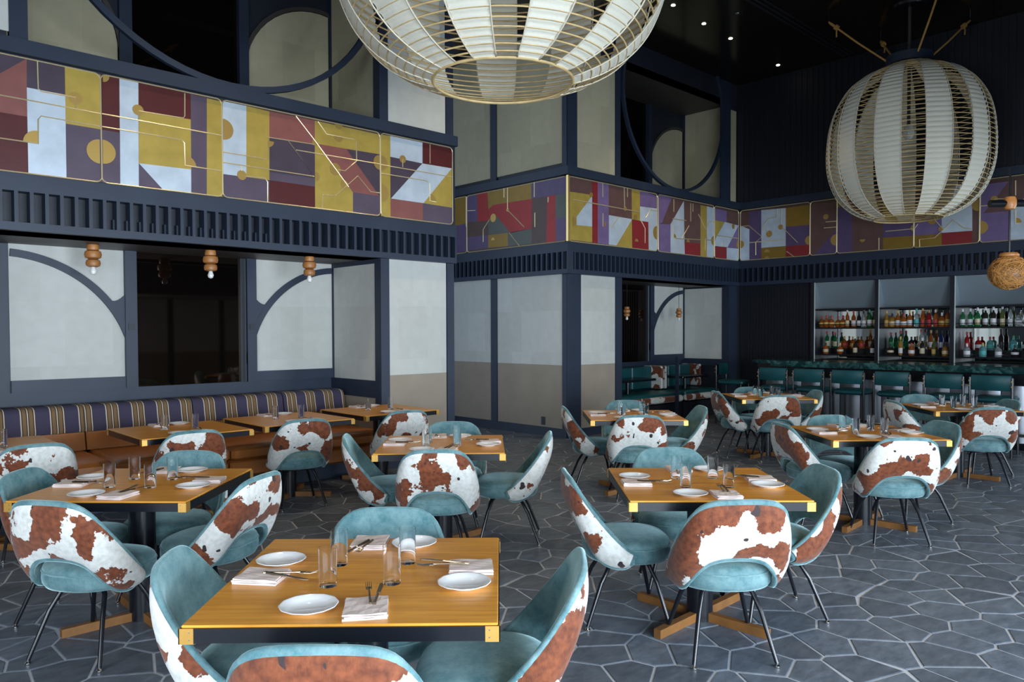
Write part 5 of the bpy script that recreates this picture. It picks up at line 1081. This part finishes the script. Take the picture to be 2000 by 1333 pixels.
# back bar: three and a half niches
nb = thing('back_bar', 'dark back bar shelving with mirror backs and grey-blue hoods', 'shelving', (13.1, 4.3, 0)); LN = (-13.1, -4.3, 0)
NX = 12.93
bounds = [(5.97, 4.94), (4.90, 3.84), (3.78, 2.70), (2.64, 1.9)]
obj('mirror', MB().box(13.40, 1.9, 1.0, 13.44, 6.0, 2.39), 'mirror', nb, loc=LN)
obj('base_cabinet', MB().box(12.90, 1.9, 0, 13.40, 6.0, 1.06), 'black_wall', nb, loc=LN)
for y in (5.995, 4.92, 3.81, 2.67, 1.9): obj('upright', MB().box(12.90, y - .028, 1.06, 13.40, y + .028, 2.39), 'black_wall', nb, loc=LN)
for a, b in bounds:
    obj('hood_panel', MB().prism([(12.95, 2.385), (12.97, 2.385), (13.22, 1.93), (13.20, 1.93)], 'Y', b, a), 'shade', nb, loc=LN)
    for yy in (a - .012, b): obj('hood_cheek', MB().prism([(12.95, 2.385), (13.20, 1.93), (12.95, 1.93)], 'Y', yy, yy + .012), 'shade', nb, loc=LN)
    obj('glass_edge', MB().box(12.905, a - .016, 1.06, 12.92, a - .004, 2.385), 'paint_white', nb, loc=LN)
    obj('hood_rail', MB().box(12.94, b, 1.90, 12.99, a, 1.93), 'black', nb, loc=LN)
    obj('shelf', MB().box(12.96, b, 1.585, 13.38, a, 1.61), 'black', nb, loc=LN)
    obj('shelf', MB().box(12.93, b, 1.13, 13.38, a, 1.155), 'black', nb, loc=LN)
    obj('shelf', MB().box(13.20, b, 1.155, 13.38, a, 1.25), 'black', nb, loc=LN)
    obj('guard_rail', MB().tube([(12.965, b, 1.66), (12.965, a, 1.66)], .005, 6), 'black', nb, loc=LN)
def btl_mat(n, c, t=.5): return mat('bottle_' + n, c, .08, spec=.6, **{'Transmission Weight': t, 'IOR': 1.3})
for n, c, t_ in (('amber', (.55, .16, .03), .55), ('dark', (.03, .02, .02), .1), ('green', (.03, .22, .08), .5), ('clear', (.75, .85, .85), .8), ('red', (.45, .02, .02), .3), ('blue', (.03, .05, .25), .4), ('aqua', (.25, .62, .62), .6), ('honey', (.65, .33, .06), .6), ('olive', (.16, .20, .05), .5)):
    M['b_' + n] = btl_mat(n, c, t_)
for n, c in (('white', (.75, .75, .78)), ('cream', (.70, .60, .40)), ('black', (.02, .02, .02)), ('redl', (.5, .05, .05)), ('teal', (.10, .45, .45)), ('gold', (.6, .42, .12)), ('greencap', (.05, .35, .15))):
    M['l_' + n] = mat('label_' + n, c, .5)
SH = {'tall': [(.0, 0), (.036, 0), (.038, .01), (.038, .17), (.030, .20), (.014, .225), (.013, .285), (0, .285)],
      'squat': [(.0, 0), (.048, 0), (.052, .012), (.052, .12), (.040, .15), (.015, .17), (.014, .21), (0, .21)],
      'slim': [(.0, 0), (.030, 0), (.032, .01), (.033, .20), (.012, .25), (.011, .31), (0, .31)],
      'round': [(.0, 0), (.035, 0), (.055, .03), (.058, .07), (.045, .12), (.016, .15), (.014, .20), (0, .20)]}
BP = {}
ORD = ['first', 'second', 'third', 'fourth', 'fifth', 'sixth', 'seventh', 'eighth', 'ninth', 'tenth', 'eleventh', 'twelfth']
CN = {'b_amber': 'amber', 'b_dark': 'dark', 'b_green': 'green', 'b_clear': 'clear', 'b_red': 'red', 'b_blue': 'blue', 'b_aqua': 'pale aqua', 'b_honey': 'honey-coloured', 'b_olive': 'olive'}
LN_ = {'l_white': 'white', 'l_cream': 'cream', 'l_black': 'black', 'l_redl': 'red', 'l_teal': 'teal', 'l_gold': 'gold'}
def bottle(shape, bm_, lm, cm, x, y, z, s, label, grp):
    key = (shape, bm_, lm, cm)
    if key not in BP:
        pf = SH[shape]; top_ = pf[-1][1]; t = thing('bottle', label, 'bottle', (0, 0, 0), 0, grp)
        obj('glass_body', MB().lathe(pf, 14), bm_, t, smooth=True)
        r_ = max(p[0] for p in pf); z0 = .035; z1 = z0 + (.09 if shape in ('tall', 'slim') else .06)
        if shape == 'round': r_ = .0575; z0, z1 = .05, .09
        obj('paper_label', MB().lathe([(r_ + .001, z0), (r_ + .0015, z0 + .001), (r_ + .0015, z1), (r_ + .001, z1)], 14), lm, t, smooth=True)
        obj('cap', MB().lathe([(0, top_ - .035), (.0165, top_ - .035), (.0165, top_ + .012), (.012, top_ + .016), (0, top_ + .016)], 10), cm, t, smooth=True)
        BP[key] = t; index_kids(t); o = t
    else: o = dup(BP[key], label, group=grp)
    o.location = (x, y, z); o.scale = (s, s, s)
NN = ['left', 'middle', 'right']
UPR = [[('round', 'amber', 'gold', 'redl')] * 5 + [('slim', 'amber', 'cream', 'white'), ('tall', 'amber', 'white', 'redl'), ('tall', 'dark', 'white', 'black'), ('tall', 'clear', 'white', 'black'), ('tall', 'green', 'white', 'teal'), ('tall', 'olive', 'cream', 'black')],
       [('tall', 'honey', 'gold', 'gold'), ('squat', 'honey', 'cream', 'black'), ('tall', 'amber', 'white', 'gold'), ('squat', 'amber', 'white', 'redl'), ('tall', 'amber', 'white', 'gold'), ('tall', 'clear', 'teal', 'teal'), ('slim', 'amber', 'redl', 'gold'), ('tall', 'red', 'redl', 'gold'), ('tall', 'amber', 'redl', 'white'), ('squat', 'amber', 'gold', 'white'), ('tall', 'amber', 'gold', 'black')],
       [('tall', 'green', 'white', 'white'), ('tall', 'green', 'white', 'white'), ('tall', 'green', 'cream', 'white'), ('tall', 'dark', 'white', 'white'), ('tall', 'dark', 'white', 'white'), ('slim', 'olive', 'cream', 'white'), ('slim', 'clear', 'white', 'black'), ('squat', 'clear', 'white', 'black'), ('slim', 'clear', 'white', 'white'), ('slim', 'clear', 'white', 'white')]]
LWR = [[('tall', 'green', 'cream', 'redl'), ('tall', 'green', 'cream', 'redl'), ('round', 'amber', 'redl', 'gold'), ('squat', 'amber', 'gold', 'gold'), ('squat', 'amber', 'redl', 'black'), ('slim', 'amber', 'cream', 'gold'), ('tall', 'dark', 'white', 'black')],
       [('tall', 'green', 'greencap', 'redl'), ('tall', 'green', 'greencap', 'redl'), ('squat', 'dark', 'cream', 'black'), ('slim', 'clear', 'cream', 'redl'), ('slim', 'amber', 'white', 'gold'), ('slim', 'blue', 'white', 'black'), ('tall', 'red', 'cream', 'gold')],
       [('tall', 'red', 'redl', 'redl'), ('squat', 'red', 'white', 'redl'), ('squat', 'aqua', 'teal', 'redl'), ('slim', 'dark', 'black', 'black'), ('squat', 'aqua', 'teal', 'greencap'), ('squat', 'dark', 'white', 'white'), ('slim', 'clear', 'white', 'white')]]
FRT = [[('squat', 'amber', 'cream', 'black'), ('round', 'amber', 'cream', 'gold'), ('tall', 'dark', 'cream', 'black'), ('tall', 'dark', 'white', 'black')],
       [('round', 'dark', 'cream', 'black'), ('slim', 'honey', 'white', 'gold'), ('squat', 'amber', 'white', 'redl'), ('tall', 'dark', 'cream', 'white'), ('slim', 'olive', 'gold', 'greencap'), ('squat', 'honey', 'cream', 'black')],
       [('squat', 'clear', 'white', 'white'), ('squat', 'aqua', 'teal', 'gold'), ('squat', 'clear', 'white', 'black'), ('round', 'dark', 'white', 'black'), ('squat', 'aqua', 'white', 'greencap')]]
LN_['l_greencap'] = 'green'
rb_ = random.Random(9)
for ni in range(3):
    a, b = bounds[ni]
    for rows_, z, x, nm, sc_ in ((UPR[ni], 1.61, 13.08, 'upper shelf', .95), (LWR[ni], 1.25, 13.29, 'back row of lower shelf', .95), (FRT[ni], 1.155, 13.03, 'front row of lower shelf', .9)):
        n = len(rows_)
        for i, (sh, bm_, lm, cm) in enumerate(rows_):
            y = a - .07 - (a - b - .14) * (i + .0) / (n - 1) if nm != 'front row of lower shelf' else a - .15 - (a - b - .25) * i / (n - 1)
            bottle(sh, 'b_' + bm_, 'l_' + lm, 'l_' + cm, x + rb_.uniform(-.03, .03), y, z, sc_ * rb_.uniform(.93, 1.05),
                   '%s bottle, %s label, %s from left, %s, %s bar niche' % (CN['b_' + bm_], LN_['l_' + lm], ORD[i], nm, NN[ni]), 'bottles on the back bar')

# ================================================================== BOOTHS
def booth(x0, x1, label):
    t = thing('booth', label, 'booth', ((x0 + x1) / 2, 8.0, 0), 0, 'booths in the far alcove'); L = (-(x0 + x1) / 2, -8.0, 0)
    obj('plinth', MB().box(x0, 7.62, 0, x1, 8.45, .30), 'black_wall', t, loc=L)
    obj('seat_front', MB().bbox(x0 + .02, 7.56, .33, x1 - .02, 7.66, .44, .02), 'cow', t, loc=L, smooth=True, label='cowhide seat front')
    obj('seat_cushion', MB().bbox(x0 + .02, 7.60, .40, x1 - .02, 8.2, .50, .02), 'teal_leather', t, loc=L, smooth=True)
    n = 3
    for k in range(n):
        a = x0 + .04 + (x1 - x0 - .08) * k / n; b = x0 + .04 + (x1 - x0 - .08) * (k + 1) / n - .004
        obj('back_cushion', MB().bbox(a, 8.22, .52, b, 8.40, .92, .015), 'teal_leather', t, loc=L, smooth=True)
    for a in (x0, x1 - .05): obj('end_panel', MB().bbox(a, 8.0, .52, a + .05, 8.42, .93, .015), 'cow', t, loc=L, smooth=True, label='cowhide-covered end panel')
    return t
booth(9.55, 11.35, 'teal leather booth with cowhide edges, left one beside the corner pier')
booth(11.42, 12.58, 'teal leather booth with cowhide edges, right one beside the bar corner')
tag(box('partition_post', 'navy', 11.06, 7.50, 0, 11.10, 7.55, 1.12, b=0), 'slim dark post standing between the two booths', 'post')
for x0, x1, lb in ((9.75, 10.75, 'dark table in front of the left booth'), (11.55, 12.35, 'dark table in front of the right booth')):
    t = thing('booth_table', lb, 'table', ((x0 + x1) / 2, 7.95, 0), 0, 'dark booth tables'); L = (-(x0 + x1) / 2, -7.95, 0)
    obj('tabletop', MB().bbox(x0, 7.72, .71, x1, 8.17, .75, .008), 'black', t, loc=L)
    obj('leg', MB().tube([((x0 + x1) / 2, 7.95, .495), ((x0 + x1) / 2, 7.95, .71)], .035, 12), 'black', t, loc=L, smooth=True)

# wall socket in the corridor panel
t = thing('wall_socket', 'small black wall socket low on the taupe corridor panel', 'socket', (8.19, 7.93, .22))
obj('plate', MB().bbox(-.008, -.04, -.06, .001, .04, .06, .003), 'outlet', t)
obj('face', MB().box(-.011, -.018, -.04, -.008, .018, .04), 'navy', t)
